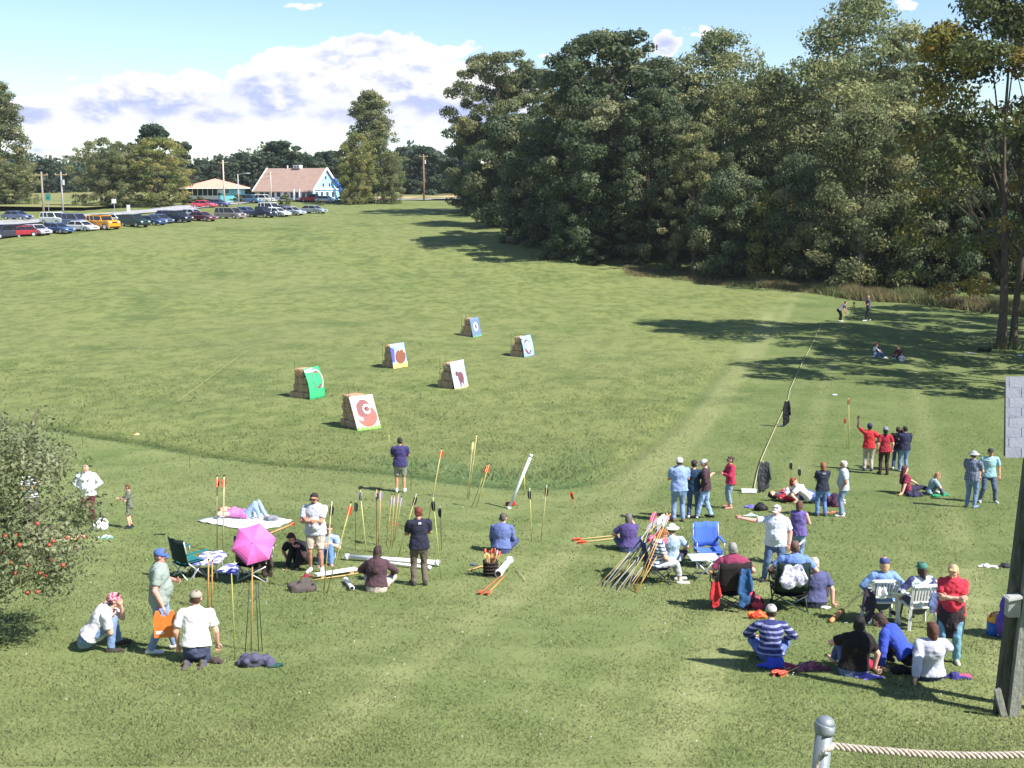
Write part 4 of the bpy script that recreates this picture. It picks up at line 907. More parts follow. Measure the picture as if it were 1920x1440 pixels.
person(1258, 1058, 12, 'cross', 'person in a broad white hat sitting on the ground beyond the striped woman', tc=(170, 195, 225), bc=(60, 60, 80), cap=('hat', (250, 246, 225)), hc=(120, 90, 60), lean=(6, 0), Hh=1.76)
camp_chair(1327, 1098, 176, 'empty bright blue camp chair between the darts and the maroon shirt', BLU, BLU, pos=g(1327, 1062))
def ftable():
    p = g(1318, 1088); o = thing('folding_table', p, 'small white folding table in front of the empty blue chair', 'table', rz=R(5))
    MB().box((0, 0, .52), (.62, .44, .025)).build('table_top', mat(lin((205, 212, 228)), .6), o)
    for sy in (-.17, .17):
        MB().tube([(-.26, sy, 0), (.22, sy, .5)], .014, 8).build('leg', METAL, o, True); MB().tube([(.26, sy+.03, 0), (-.22, sy+.03, .5)], .014, 8).build('leg', METAL, o, True)
    q = thing('paper_sheet', p+V((-.13, -.03, .537)), 'white papers lying on the small folding table', 'paper', rz=.3)
    MB().box((0, 0, .004), (.30, .24, .006)).box((.08, .05, .010), (.22, .2, .004), rz=.5).build('sheets', WHITE, q)
ftable()
c18 = g(1368, 1140); camp_chair(0, 0, -4, 'black mesh camp chair of the man in the maroon shirt', cloth((40, 30, 34)), BLACKC, DKF, pos=c18, sc=1.08)
person(0, 0, -4, 'chair', 'grey haired man in a maroon shirt sitting in the black chair, back turned', tc=(150, 48, 88), bc=(50, 50, 60), hc=(150, 148, 148), fat=1.25, pos=c18+V((0, 0, .04)), Hh=1.80, arms='rail', hair='short', res=.012)
def cloth_drape(name, label, cat, p, w, h, m, rz=0, lean=.1, seed=0):
    """a garment hanging from p: flattened body, two sleeves, crumpled"""
    r = random.Random(seed); F1 = ((0, 1, 0), .42); w *= .5
    parts = [((-w*.35, 0, -.05), w*.42, (-w*.25+r.uniform(-.03, .03), -lean*.3, -h+w*.5), w*.62, F1), ((w*.35, 0, -.05), w*.42, (w*.35+r.uniform(-.03, .03), -lean*.3, -h*r.uniform(.86, 1)+w*.5), w*.60, F1),
             ((-w*.6, -.02, -.04), .035, (-w*.95, -.06, -h*.62), .04), ((w*.6, -.02, -.04), .035, (w*.9, -.07, -h*.55), .04)]
    return soft(name, p, label, cat, m, parts, rz)
cloth_drape('jacket', 'steel blue jacket hanging over the back of the black chair', 'jacket', c18+V((.20, -.42, .95)), .26, .80, cloth((40, 92, 150)), seed=3)
cloth_drape('jacket', 'red jacket hanging down the left of the black chair', 'jacket', c18+V((-.34, -.28, .66)), .18, .56, cloth((205, 40, 50)), seed=5)
BIGP = person(1452, 1090, 196, 'wide', 'big man in a white polo and white cap stretching one arm out sideways', tc=(222, 228, 245), bc=(82, 105, 150), head_px=943, cap=('cap', (245, 243, 235)), hc=(120, 100, 90), skin='pink', fat=1.3, armR='point', armL='hang', look=(12, -10), shoe=(40, 42, 60), res=.012, over=badge((.06, .03), (.06, .03), mt=BLACKC))
person(1494, 1062, 25, 'walk', 'woman in a violet top and jeans standing just behind the big man', top='tank', tc=(108, 90, 170), bc=(105, 135, 175), head_px=938, fem=True, hair='bob', hc=(96, 68, 52), arms='front', fat=1.1)
c21 = g(1478, 1142); camp_chair(0, 0, 2, 'dark green camp chair with a white jacket slung on its back', DKG, BLACKC, mat(lin((18, 50, 50)), .5), pos=c21, sc=1.1)
person(0, 0, 6, 'chair', 'man in a light blue T-shirt sitting in the dark green chair, back turned', tc=(105, 140, 212), bc=(50, 60, 110), hc=(105, 80, 72), fat=1.15, pos=c21+V((.08, .05, .05)), Hh=1.84, arms='rail', res=.012)
cloth_drape('jacket', 'white jacket with a dark badge slung over the dark green chair', 'jacket', c21+V((-.04, -.46, 1.0)), .52, .42, mat(lin((222, 222, 232)), .9, 'patch', lin((150, 150, 175)), 9), seed=8)
person(1527, 1138, 2, 'cross', 'balding man in a slate blue shirt sitting on the grass by the dark green chair', tc=(82, 86, 135), bc=(40, 42, 60), hair='short', hc=(205, 190, 170), fat=1.18, Hh=1.82, res=.012, armR='side')
def plastic_chair(p, az, label):
    o = thing('plastic_chair', p, label, 'chair', 'white plastic garden chairs', -R(az)); m = mat(lin((225, 225, 222)), .45, 'plain', lin((205, 205, 205)), 3, bump=.03)
    for sx in (-1, 1):
        MB().bar((sx*.27, .24, 0), (sx*.235, .20, .43), .05, .05).build('leg', m, o); MB().bar((sx*.27, -.27, 0), (sx*.22, -.20, .43), .05, .05).build('leg', m, o)
        MB().bar((sx*.27, .24, .42), (sx*.275, .22, .66), .045, .04).bar((sx*.275, .24, .66), (sx*.25, -.27, .68), .06, .03).build('armrest', m, o)
        MB().bar((sx*.22, -.20, .43), (sx*.24, -.31, .88), .05, .035).build('back_post', m, o)
    bevel(MB().box((0, 0, .43), (.48, .46, .035)).build('seat', m, o), .01)
    MB().bar((-.24, -.31, .87), (.24, -.31, .87), .06, .04).build('back_rail', m, o); MB().bar((-.22, -.235, .55), (.22, -.235, .55), .05, .03).build('back_rail', m, o)
    s = MB()
    for i in range(7): s.bar((-.165+i*.055, -.24, .55), (-.165+i*.055, -.305, .86), .028, .018)
    s.build('back_slats', m, o); return o
pc1 = g(1650, 1165); pc2 = g(1718, 1175)
plastic_chair(pc1, 0, 'white plastic chair of the person in the light blue shirt and blue cap'); plastic_chair(pc2, -8, 'white plastic chair of the person in the green cap')
person(0, 0, 2, 'chair', 'person in a light blue shirt and blue cap sitting in a white plastic chair', tc=(120, 160, 225), bc=(90, 100, 130), cap=('cap', (70, 78, 145)), hc=(200, 160, 120), fem=True, hair='bob', pos=pc1, fat=1.05, Hh=1.74, arms='rail', top='long', res=.012, shoe=(70, 70, 80))
person(0, 0, -6, 'chair', 'ponytailed person in a green cap and white and navy jersey', topmat=mat(lin((215, 225, 228)), .9, 'patch', lin((60, 62, 110)), 3.2), bc=(80, 85, 110), cap=('cap', (70, 135, 120)), hc=(70, 50, 40), fem=True, hair='pony', pos=pc2, Hh=1.72, arms='rail', top='long', res=.012, shoe=(60, 60, 60))
cloth_drape('jacket', 'dark jacket hanging down the left side of the left white plastic chair', 'jacket', pc1+V((-.30, -.24, .74)), .22, .66, cloth((52, 46, 70)), seed=2)
cloth_drape('cap_and_cloth', 'white and black cloth hung on the left white plastic chair', 'cloth', pc1+V((-.12, -.37, .82)), .16, .26, WHITE, seed=6)
cloth_drape('bag', 'blue grey cloth bag hung on the right white plastic chair', 'bag', pc2+V((.18, -.38, .80)), .24, .40, cloth((92, 108, 160)), seed=7)
person(1778, 1240, 200, 'stand', 'blond woman in a red T-shirt with a brown jacket tied round her waist', tc=(225, 45, 70), bc=(105, 160, 185), head_px=1053, fem=True, hair='bob', hc=(196, 165, 128), fat=1.22, armR='fold', armL='fold', look=(8, -38), res=.012, shoe=(190, 195, 180), over=lambda i: (waist_jacket((58, 44, 50))(i), badge((.03, .02), (.07, .025))(i)))
person(1444, 1238, 8, 'cross', 'seated man in a navy shirt with thin white stripes and a grey cap', top='long', topmat=mat(lin((44, 52, 110)), .9, 'stripes', lin((150, 155, 205)), 11), bc=(85, 110, 180), cap=('cap', (185, 182, 180)), hc=(80, 55, 45), Hh=1.7, res=.012)
person(1600, 1264, -6, 'kneesup', 'dark haired woman in a black T-shirt sitting and leaning on her right arm', tc=(26, 20, 22), bc=(90, 105, 160), fem=True, hair='bob', hc=(28, 20, 20), fat=1.28, lean=(2, 6), armR='side', armL='knees', Hh=1.76, res=.012, look=(25, -10), shoe=None)
person(1668, 1248, -52, 'squat', 'person in a bright blue jacket crouching and touching the ground', top='jacket', tc=(50, 80, 200), bc=(40, 36, 46), hair='bob', hc=(60, 42, 38), fem=True, armL='side', armR='front', lean=(44, 0), Hh=1.66, look=(0, -35), res=.012, shoe=(60, 60, 70))
person(1742, 1274, 4, 'kneesup', 'brown haired woman in a white long sleeved top sitting on the grass', top='sweater', tc=(200, 202, 225), bc=(50, 60, 110), fem=True, hair='bob', hc=(92, 55, 42), lean=(-4, 0), armL='back', armR='knees', Hh=1.76, res=.012, look=(-14, 0), shoe=None)
# --- standing group behind
person(1272, 978, -3, 'stand', 'man in a light blue shirt and white cap, back turned, left of his group', tc=(140, 168, 228), bc=(120, 145, 190), head_px=857, cap=('back', (240, 240, 235)), hc=(110, 90, 80), fat=1.2, armL='front', armR='front', skin='pink', shoe=(120, 95, 80))
person(1299, 972, 12, 'stand', 'man in a navy and dark green shirt half hidden behind the light blue shirt', tc=(30, 62, 92), bc=(70, 88, 130), head_px=862, cap=('cap', (70, 52, 56)), hc=(60, 50, 45), armR='out', armL='front')
person(1322, 972, 292, 'walk', 'man in a dark maroon shirt and white cap looking left', tc=(72, 45, 58), bc=(135, 165, 215), head_px=860, cap=('cap', (225, 225, 230)), hc=(90, 70, 60), armL='pocket', armR='front', look=(0, -28), top='long', shoe=(30, 30, 35))
person(1369, 953, 262, 'stand', 'woman in a raspberry red sweater and light jeans reading a paper', top='sweater', tc=(195, 38, 80), bc=(140, 165, 190), bottom='capri', head_px=855, fem=True, hair='bun', hc=(70, 42, 38), sun=True, arms='front', shoe=(190, 140, 120))
person(1540, 968, -4, 'stand', 'auburn haired woman in a navy T-shirt and blue jeans, back turned', tc=(38, 42, 66), bc=(90, 122, 180), head_px=866, fem=True, hair='bob', hc=(150, 90, 66), arms='fold', shoe=(90, 90, 100), fat=1.05, over=badge((0, .05), (.10, .05), True, mat((.3, .32, .4), .9)))
person(1580, 968, 284, 'stand', 'white haired man in a pale shirt and light jeans looking left', tc=(185, 195, 212), bc=(115, 140, 172), head_px=863, hc=(215, 212, 205), skin='tan', armL='pocket', armR='pocket', fat=1.15, shoe=(205, 200, 190))
person(1627, 883, 14, 'stand', 'person in a red shirt, khaki trousers and dark blue cap with a hand raised', tc=(220, 38, 48), bc=(190, 175, 165), bottom='slacks', head_px=793, cap=('cap', (56, 50, 105)), hc=(40, 25, 25), skin='dark', armR='rail', armL='wave', fem=True, fat=1.08, shoe=(50, 50, 90))
person(1657, 890, 0, 'stand', 'slim woman in a crimson T-shirt and dark brown trousers, dark ponytail', tc=(175, 28, 50), bc=(62, 36, 34), bottom='slim', head_px=800, cap=('cap', (140, 140, 165)), fem=True, hair='pony', hc=(30, 20, 24), arms='hang', shoe=(50, 30, 30))
person(1680, 880, 25, 'stand', 'person in a black top partly hidden between the crimson shirt and navy jacket', tc=(34, 34, 50), bc=(70, 88, 130), head_px=800, hair='short', hc=(60, 30, 36), armR='face', armL='front')
person(1694, 884, 350, 'stand', 'person in a navy and black jacket and jeans, rightmost of the standing four', top='jacket', tc=(36, 38, 74), bc=(100, 130, 175), head_px=799, hair='short', hc=(36, 22, 30), armL='face', armR='front', fat=1.05)
person(1700, 926, 78, 'legsout', 'seated woman in a red top leaning back on one arm beside the teal shirt', tc=(150, 40, 70), bc=(46, 44, 74), fem=True, hair='long', hc=(88, 48, 48), armR='back', armL='knees', lean=(-12, 0))
person(1742, 928, 96, 'kneesup', 'child in a pale teal shirt sitting with arms round the knees', tc=(140, 175, 178), bc=(90, 105, 130), hair='bob', hc=(170, 125, 90), fem=True, Hh=1.45, lean=(22, 0), shoe=(40, 180, 120), look=(20, -20))
person(1819, 952, 42, 'stand', 'man in a checked shirt, floppy grey hat and long blue jeans, back turned', topmat=mat(lin((72, 84, 110)), .9, 'plaid', lin((125, 132, 150)), 16), bc=(110, 140, 190), bottom='slim', head_px=845, cap=('hat', (170, 172, 175)), hc=(90, 80, 70), arms='front', fat=1.1, shoe=(120, 140, 170))
person(1851, 942, 186, 'wide', 'young man in a pale aqua T-shirt and dark cap facing the floppy hat', tc=(150, 195, 205), bc=(80, 95, 125), head_px=838, cap=('cap', (66, 62, 70)), hc=(60, 45, 40), skin='tan', armL='hang', armR='hang', shoe=(210, 210, 200), over=badge((.05, .03), (.07, .03)))
person(1575, 603, 80, 'bend', 'distant figure in a grey shirt bending forward near the end of the rope', tc=(120, 122, 125), bc=(22, 22, 28), bottom='slacks', hair='short', hc=(60, 50, 45), Hh=1.8, lean=(48, 0), over=badge((-.1, -.3), (.22, .16)))
person(1627, 602, 268, 'walk', 'distant standing figure in a dark blue shirt and black trousers', tc=(70, 72, 100), bc=(24, 22, 32), bottom='slacks', head_px=553, hair='short', hc=(150, 140, 130), arms='front')
person(1640, 672, 95, 'kneesup', 'distant seated person in a pink cap, dark vest with white and blue jeans', topmat=mat(lin((28, 30, 45)), .9, 'patch', lin((220, 220, 225)), 3.5), bc=(70, 98, 170), cap=('cap', (225, 80, 110)), hc=(90, 60, 50), arms='knees', lean=(4, 0), Hh=1.8)
person(1688, 673, 262, 'cross', 'distant seated person in dark red facing the pink cap', tc=(110, 36, 48), bc=(90, 30, 40), hair='short', hc=(40, 28, 28), Hh=1.6, top='long')
person(1690, 677, 190, 'cross', 'small child in white sitting in front of the person in dark red', tc=(230, 230, 235), bc=(225, 225, 230), hair='short', hc=(210, 170, 140), Hh=.85, skin='pink', cat='child')
person(1478, 948, 96, 'lieflat', 'person lying on the grass in a red and white shirt near the blue jeans couple', topmat=mat(lin((235, 235, 240)), .9, 'patch', lin((190, 40, 60)), 4), bc=(70, 92, 150), hair='bob', hc=(30, 24, 24), top='long', pos=g(1490, 940))
person(1510, 935, 100, 'legsout', 'red haired person half lying behind the red and white shirt', tc=(230, 228, 230), bc=(85, 115, 185), hair='bob', hc=(150, 72, 50), lean=(-52, 0), fem=True, pos=g(1512, 948)+V((.2, .5, 0)))

cloth_drape('jacket', 'brown jacket hanging on the right of the chair under the pink umbrella', 'jacket', g(478, 1086)+V((.30, -.20, .72)), .30, .62, BROWN, seed=12, lean=0)
# ------------------------------------------------------------------ hay bale targets
rs_ = random.Random(3)
def bale_mesh(seed):
    bm = bmesh.new(); bmesh.ops.create_cube(bm, size=1); bmesh.ops.subdivide_edges(bm, edges=bm.edges[:], cuts=7, use_grid_fill=True)
    r = random.Random(seed)
    for v in bm.verts:
        x, y, z = v.co; q = 1-.10*((abs(x*2)**6+abs(y*2)**6+abs(z*2)**6)/3)
        pin = .035*math.exp(-((abs(x)-.22)/.05)**2)
        v.co = V((x*q, y*q*(1-pin*2), z*q*(1-pin*2)))+V((r.uniform(-1, 1), r.uniform(-1, 1), r.uniform(-1, 1)))*.022
    me = bpy.data.meshes.new('bale_body'); bm.to_mesh(me); bm.free(); me.materials.append(STRAW); return me
BALES = [bale_mesh(i) for i in range(4)]
TW = mat(lin((200, 120, 70)), .8, 'plain', bump=0)
def tmesh():
    m = MB()
    for x in (-.22, .22):
        m.tube([(x, .49, .49), (x, -.49, .49), (x, -.49, -.49), (x, .49, -.49), (x, .49, .49)], .012, 5)
    o = m.build('twine', TW); me = o.data; bpy.data.objects.remove(o); return me
TWM = tmesh()
def bale(p, rz, label, dim=(.88, .46, .40), group=None):
    o = thing('straw_bale', p, label, 'straw bale', group, rz); b = bpy.data.objects.new('bale_body', rs_.choice(BALES)); COL.objects.link(b); b.parent = o
    t = bpy.data.objects.new('twine', TWM); COL.objects.link(t); t.parent = o
    for q in (b, t): q.scale = dim; q.location = (0, 0, dim[2]/2)
    return o
def paintc(c): return mat(lin(tame(c)), .7, 'plain', tuple(v*.88 for v in lin(c)), 3, bump=.1)
def poly_ell(cx, cy, rx, ry, a0=0, a1=360, n=22, rot=0):
    out = []
    for i in range(n):
        a = R(a0+(a1-a0)*i/(n-1 if a1-a0 < 360 else n)); x, y = rx*math.cos(a), ry*math.sin(a); r = R(rot)
        out.append((cx+x*math.cos(r)-y*math.sin(r), cy+x*math.sin(r)+y*math.cos(r)))
    return out
def arcband(cx, cy, r0, r1, a0, a1, n=14, w=.05):
    return [(cx+(r0)*math.cos(R(a0+(a1-a0)*i/n)), cy+r1*math.sin(R(a0+(a1-a0)*i/n))) for i in range(n+1)]+[(cx+(r0-w)*math.cos(R(a1-(a1-a0)*i/n)), cy+(r1-w)*math.sin(R(a1-(a1-a0)*i/n))) for i in range(n+1)]
def target(nm, left, right, hpx, paint, bg, sag=0, lean=.42):
    """left/right: photo pixels of the panel's two lower corners; hpx: row of the panel's top"""
    a, b = g(*left), g(*right); d = V((b.x-a.x, b.y-a.y, 0)); w = max(d.length, .9); 
    yaw = TY.get(nm, R(-52)); w = TWD.get(nm, 1.25)
    ux = V((math.cos(yaw), math.sin(yaw), 0)); c = (a+b)/2; c.z = H(c.x, c.y); hgt = (at(left[0], hpx, c.y).z-c.z)/.97
    nrm = V((math.sin(yaw), -math.cos(yaw), 0))             # panel faces this way
    back = -nrm; rz = yaw+math.pi/2
    lay = max(3, round((hgt-.05)/.42)); bh = (hgt*.93)/lay
    for k in range(lay):
        off = .04+k*.09*lean/.3+(.10 if k == 0 else 0); nb_ = 1
        for j in range(nb_):
            ln = .56+.22*(lay-1-k)*(1.5 if nm.startswith('white') else 1); dep = off+ln/2
            p = c+back*(dep+rs_.uniform(-.03, .05))+ux*rs_.uniform(-.06, .06); p.z = H(p.x, p.y)+k*bh
            word = ['bottom', 'second', 'third', 'fourth', 'fifth', 'sixth'][k]
            if k == lay-1: word = 'topmost'
            bale(p, rz+rs_.uniform(-.08, .08), '%s layer straw bale behind %s' % (word, nm), (ln, w*rs_.uniform(.66, .76), bh*1.02), 'straw bales of the stacks')
    up = (V((0, 0, 1))+back*lean*.55).normalized()
    o = thing('target_panel', c+nrm*.06, nm+' leaning on a stack of straw bales', 'target'); n_ = ux.cross(up)
    t_ = 8; vs = []; 
    def PT(u, v, e=0): return ux*(u*w)+up*(v*hgt)+nrm*(e+sag*math.sin(math.pi*v)*.35-sag*.1*abs(u)*2)
    # painted sheet, slightly bowed
    N = 9
    for e in (0, -.02):
        for j in range(N):
            for i in range(N): vs.append(PT(i/(N-1)-.5, j/(N-1), e))
    fs = [(j*N+i, j*N+i+1, (j+1)*N+i+1, (j+1)*N+i) for j in range(N-1) for i in range(N-1)]
    fs += [tuple(N*N+q for q in f[::-1]) for f in fs]
    for i in range(N-1):
        for j0 in (0, N-1): a_ = j0*N+i; fs.append((a_, a_+1, N*N+a_+1, N*N+a_))
        for i0 in (0, N-1): a_ = i*N+i0; fs.append((a_, a_+N, N*N+a_+N, N*N+a_))
    MB().add(vs, fs).build('painted_sheet', paintc(bg), o, True)
    for k, (pn, poly, col) in enumerate(paint):
        ns = len(poly); e = .006+.004*k
        cx = sum(p[0] for p in poly)/ns; cy = sum(p[1] for p in poly)/ns
        vs = [PT(p[0], p[1], e) for p in poly]+[PT(p[0], p[1], e-.005) for p in poly]
        MB().add(vs, [tuple(range(ns)), tuple(range(2*ns-1, ns-1, -1))]+[(i, (i+1) % ns, ns+(i+1) % ns, ns+i) for i in range(ns)]).build(pn, paintc(col), o)
    for j, sx in enumerate((-.25, .25)[:1 if nm.startswith(('green', 'yellow')) else 2]):
        q = c+back*1.15+ux*sx; q.z = H(q.x, q.y)
        s = thing('stake', q, 'thin dark stake standing behind %s, %s one' % (nm, ('left', 'right')[j]), 'stake', 'stakes behind the targets'); MB().tube([(0, 0, 0), (.02, 0, hgt+.10)], .010, 6).build('rod', DKF, s); MB().tube([(.012, 0, hgt*.5), (.013, 0, hgt*.5+.05)], .022, 6).build('collar', DKF, s)
TY = {}; TWD = {}
GRASSP = [(-.5, 0), (.5, 0), (.5, .10), (.42, .17), (.36, .09), (.28, .18), (.2, .08), (.1, .16), (.02, .08), (-.08, .17), (-.16, .08), (-.28, .18), (-.36, .09), (-.44, .17), (-.5, .1)]
body = lambda cx, cy, rx, ry, rot=0: poly_ell(cx, cy, rx, ry, rot=rot)
for nm, y_, w_ in (('white and brown painted panel', -28, 1.15), ('green painted panel', 60, 1.15), ('yellow and purple painted panel', 52, 1.2), ('pale blue painted panel', 60, 1.3), ('slate blue painted panel', 58, 1.1), ('blue and maroon painted panel', 58, 1.2)):
    TY[nm] = R(y_); TWD[nm] = w_
TY['white and brown painted panel'] = R(40)
target('white and brown painted panel', (676, 813), (708, 803), 741, [('painted_ground', GRASSP, (120, 200, 70)), ('painted_belly', body(.05, .42, .42, .30), (165, 95, 85)), ('painted_head', body(-.02, .66, .30, .24), (140, 85, 85)), ('painted_tusk', arcband(-.12, .62, .34, .32, 95, 265, w=.09), (240, 240, 240)), ('painted_ring', arcband(.10, .62, .17, .14, 0, 340, w=.06), (245, 225, 235)), ('painted_eye', body(.04, .64, .045, .035), (60, 40, 50))], (236, 225, 215), lean=.85)
target('green painted panel', (583, 755), (606, 745), 690, [('painted_animal', body(.12, .62, .30, .27, 10), (112, 92, 80)), ('painted_outline', arcband(.14, .62, .36, .32, -60, 120, w=.05), (200, 210, 180)), ('painted_patch', [(-.5, .95), (.05, 1.0), (-.1, .86), (-.5, .88)], (200, 225, 200))], (50, 190, 120), sag=.35)
target('yellow and purple painted panel', (738, 696), (763, 686), 645, [('painted_ground', [(-.5, 0), (.5, 0), (.5, .28), (.2, .2), (-.1, .3), (-.5, .2)], (245, 205, 110)), ('painted_animal', body(.1, .48, .36, .28, 15), (140, 80, 60)), ('painted_shadow', [(-.5, .3), (-.34, .3), (-.25, .8), (-.5, .9)], (90, 80, 180)), ('painted_horn', arcband(.22, .62, .2, .2, 0, 150, w=.06), (250, 240, 220))], (150, 185, 240), lean=.4)
target('pale blue painted panel', (853, 736), (876, 724), 678, [('painted_sand', [(-.5, 0), (.5, 0), (.5, .16), (.1, .12), (-.5, .15)], (240, 215, 160)), ('painted_animal', body(.08, .42, .2, .2), (120, 70, 80)), ('painted_leg', [(-.06, .1), (.02, .1), (.02, .4), (-.06, .4)], (110, 60, 75)), ('painted_leg', [(.16, .12), (.22, .12), (.22, .4), (.16, .4)], (110, 60, 75)), ('painted_head', body(-.16, .58, .10, .08), (110, 70, 80)), ('painted_snow', [(-.5, .75), (-.1, .9), (.4, .8), (.5, 1), (-.5, 1)], (235, 240, 250))], (175, 200, 240))
target('slate blue painted panel', (888, 636), (901, 630), 596, [('painted_animal', body(0, .55, .24, .22), (225, 220, 215)), ('painted_mark', body(.02, .55, .09, .12), (70, 60, 70)), ('painted_ground', [(-.5, 0), (.5, 0), (.5, .14), (-.5, .1)], (90, 170, 130))], (105, 130, 165))
target('blue and maroon painted panel', (983, 676), (1000, 664), 630, [('painted_animal', body(-.05, .5, .32, .34, 20), (130, 70, 80)), ('painted_ring', arcband(.12, .5, .18, .16, 0, 330, w=.05), (245, 240, 245)), ('painted_edge', [(-.5, 0), (-.36, 0), (-.42, .9), (-.5, .9)], (60, 50, 80))], (150, 180, 225), sag=.2)
# ------------------------------------------------------------------ darts
OR_, GR_, BK_, YW_, PK_, WH_ = (232, 72, 50), (150, 148, 158), (34, 38, 46), (235, 205, 120), (240, 90, 130), (232, 232, 240)
DG = 'throwing darts stuck upright in the lawn'
def dart(b, t, fl, label, wood=(196, 178, 120), r=.012, group=DG, dy=0, fat=1, name='throwing_dart', pos=None, fpos=.03):
    """b/t photo pixels of the lower and upper end"""
    p = pos[0] if pos else g(*b); q = pos[1] if pos else at(t[0], t[1], p.y+dy)
    d = q-p; L = d.length; o = thing(name, p, label, 'dart', group); o.rotation_mode = 'QUATERNION'; o.rotation_quaternion = d.to_track_quat('Z', 'Y')
    m = mat(lin(wood), .6, 'wood', tuple(v*.72 for v in lin(wood)))
    MB().tube([(0, 0, -.04), (0, 0, L*.5), (0, 0, L)], [r*.8, r, r*.9], 7).build('shaft', m, o, True)
    MB().tube([(0, 0, L-.002), (0, 0, L+.025)], [r*1.25, r*1.1], 7).build('nock', BLACKC if fl != BK_ else WHITE, o)
    if fl:
        F_ = MB(); z1 = L*(1-fpos); z0 = z1-.24*fat
        for k in range(3):
            a = 2.1*k+.5; u = V((math.cos(a), math.sin(a), 0)); F_.prism([(0, z0), (.045*fat, z0+.06), (.055*fat, z1-.05), (.03*fat, z1), (0, z1)], u*.004, u, (0, 0, 1), V((-u.y, u.x, 0)), .006)
        F_.build('fletching', mat(lin(fl), .8, 'plain', tuple(v*.7 for v in lin(fl)), 14), o)
    return o
LD = [((407, 1035), (407, 893), OR_, 'left one of the two orange fletched darts behind the director chair', (205, 190, 150), .016),
 ((418, 1037), (420, 893), OR_, 'right one of the two orange fletched darts behind the director chair', (205, 190, 150), .018),
 ((390, 1141), (391, 1050), None, 'left one of the tan rods just behind the kneeling man', (205, 150, 90), .016), ((397, 1141), (398, 1052), None, 'right one of the tan rods just behind the kneeling man', (205, 150, 90), .014),
 ((441, 1238), (434, 1074), None, 'thin yellow green rod right of the kneeling man', (170, 175, 95), .010), ((459, 1238), (468, 1092), None, 'thin dark green rod left of the crumpled jacket', (50, 70, 50), .008),
 ((471, 1222), (473, 1062), None, 'brown rod in front of the pink umbrella chair', (190, 140, 80), .014), ((485, 1222), (480, 1094), None, 'thin dark rod nearer the brown one, left of a pair', (50, 64, 50), .008), ((492, 1222), (484, 1094), None, 'thin dark rod, right of a pair over the crumpled jacket', (50, 64, 50), .008),
 ((607, 1111), (622, 943), BK_, 'black fletched dart slanting beside the bearded man', (200, 185, 130), .014), ((613, 1112), (658, 943), OR_, 'orange fletched dart leaning right of the bearded man', (200, 190, 120), .014),
 ((666, 1032), (667, 940), BK_, 'very thin dark dart between the orange and grey fletched ones', (60, 74, 50), .008), ((687, 1042), (675, 918), GR_, 'pale dart with grey feathers leaning left above the white tubes', (205, 205, 130), .014),
 ((706, 1036), (706, 917), GR_, 'left one of a close upright pair with grey feathers', (205, 170, 110), .013), ((709, 1037), (714, 919), GR_, 'right one of a close upright pair with grey feathers', (205, 165, 110), .013),
 ((724, 1024), (735, 928), GR_, 'first of the leaning row of grey feathered darts from the left', (200, 175, 110), .012), ((732, 1026), (740, 928), GR_, 'second of the leaning row of grey feathered darts', (200, 175, 110), .012),
 ((735, 1029), (748, 924), GR_, 'third and tallest of the leaning row of grey feathered darts', (205, 175, 110), .012), ((739, 1015), (753, 932), GR_, 'fourth and last of the leaning row of grey feathered darts', (180, 180, 110), .012),
 ((746, 1046), (780, 928), BK_, 'dark fletched dart leaning right beside the navy T-shirt', (200, 190, 130), .013), ((803, 976), (828, 842), OR_, 'tall dart with orange feathers beyond the navy T-shirt man', (205, 195, 130), .015),
 ((827, 1086), (812, 935), BK_, 'pale dart with black feathers right of the navy T-shirt man', (185, 190, 110), .012), ((828, 1031), (825, 951), BK_, 'thin dark dart close right of the navy T-shirt man', (70, 80, 60), .008),
 ((878, 937), (894, 815), None, 'tallest plain dart near the weeds, no feathers', (205, 195, 130), .014), ((876, 935), (887, 827), YW_, 'dart with yellow feathers beside the tallest plain one', (205, 195, 140), .014),
 ((730, 842), (729, 814), None, 'short pale stick left of the purple shirt head', (190, 190, 110), .014), ((885, 950), (914, 871), OR_, 'left one of the orange feathered pair leaning together', (205, 195, 120), .014), ((893, 951), (917, 870), OR_, 'right one of the orange feathered pair leaning together', (205, 195, 120), .014),
 ((984, 927), (983, 889), None, 'short yellow stick behind the white tube', (200, 195, 110), .016), ((997, 1015), (993, 917), BK_, 'upright dart with black feathers between the blue shirt and the lawn', (200, 195, 120), .014),
 ((1014, 1015), (1025, 912), BK_, 'slightly leaning dart with black feathers, right of its neighbour', (195, 185, 115), .013), ((1080, 953), (1071, 922), OR_, 'small distant dart with round orange feathers', (205, 160, 110), .012),
 ((1592, 842), (1591, 745), OR_, 'tall orange feathered dart by the person in the red shirt', (190, 185, 115), .018), ((1588, 840), (1584, 782), OR_, 'shorter dart beside the tall orange one', (180, 175, 105), .012),
 ((1484, 915), (1483, 866), BK_, 'small dark feathered dart on the lawn right of the grey tarp', (120, 135, 70), .010), ((1500, 925), (1499, 878), BK_, 'smaller dark feathered dart right of its neighbour by the tarp', (120, 135, 70), .010),
 ((155, 835), (154, 808), None, 'thin dark rod far left near the mown edge', (80, 95, 60), .008), ((356, 878), (355, 842), None, 'thin dark rod at the mown edge left of centre', (80, 95, 60), .008), ((770, 920), (772, 870), None, 'thin dark rod just right of the purple T-shirt man', (60, 74, 50), .008)]
for b, t, fl, lb, wd, r in LD: dart(b, t, fl, lb, wd, r, fat=1.0)
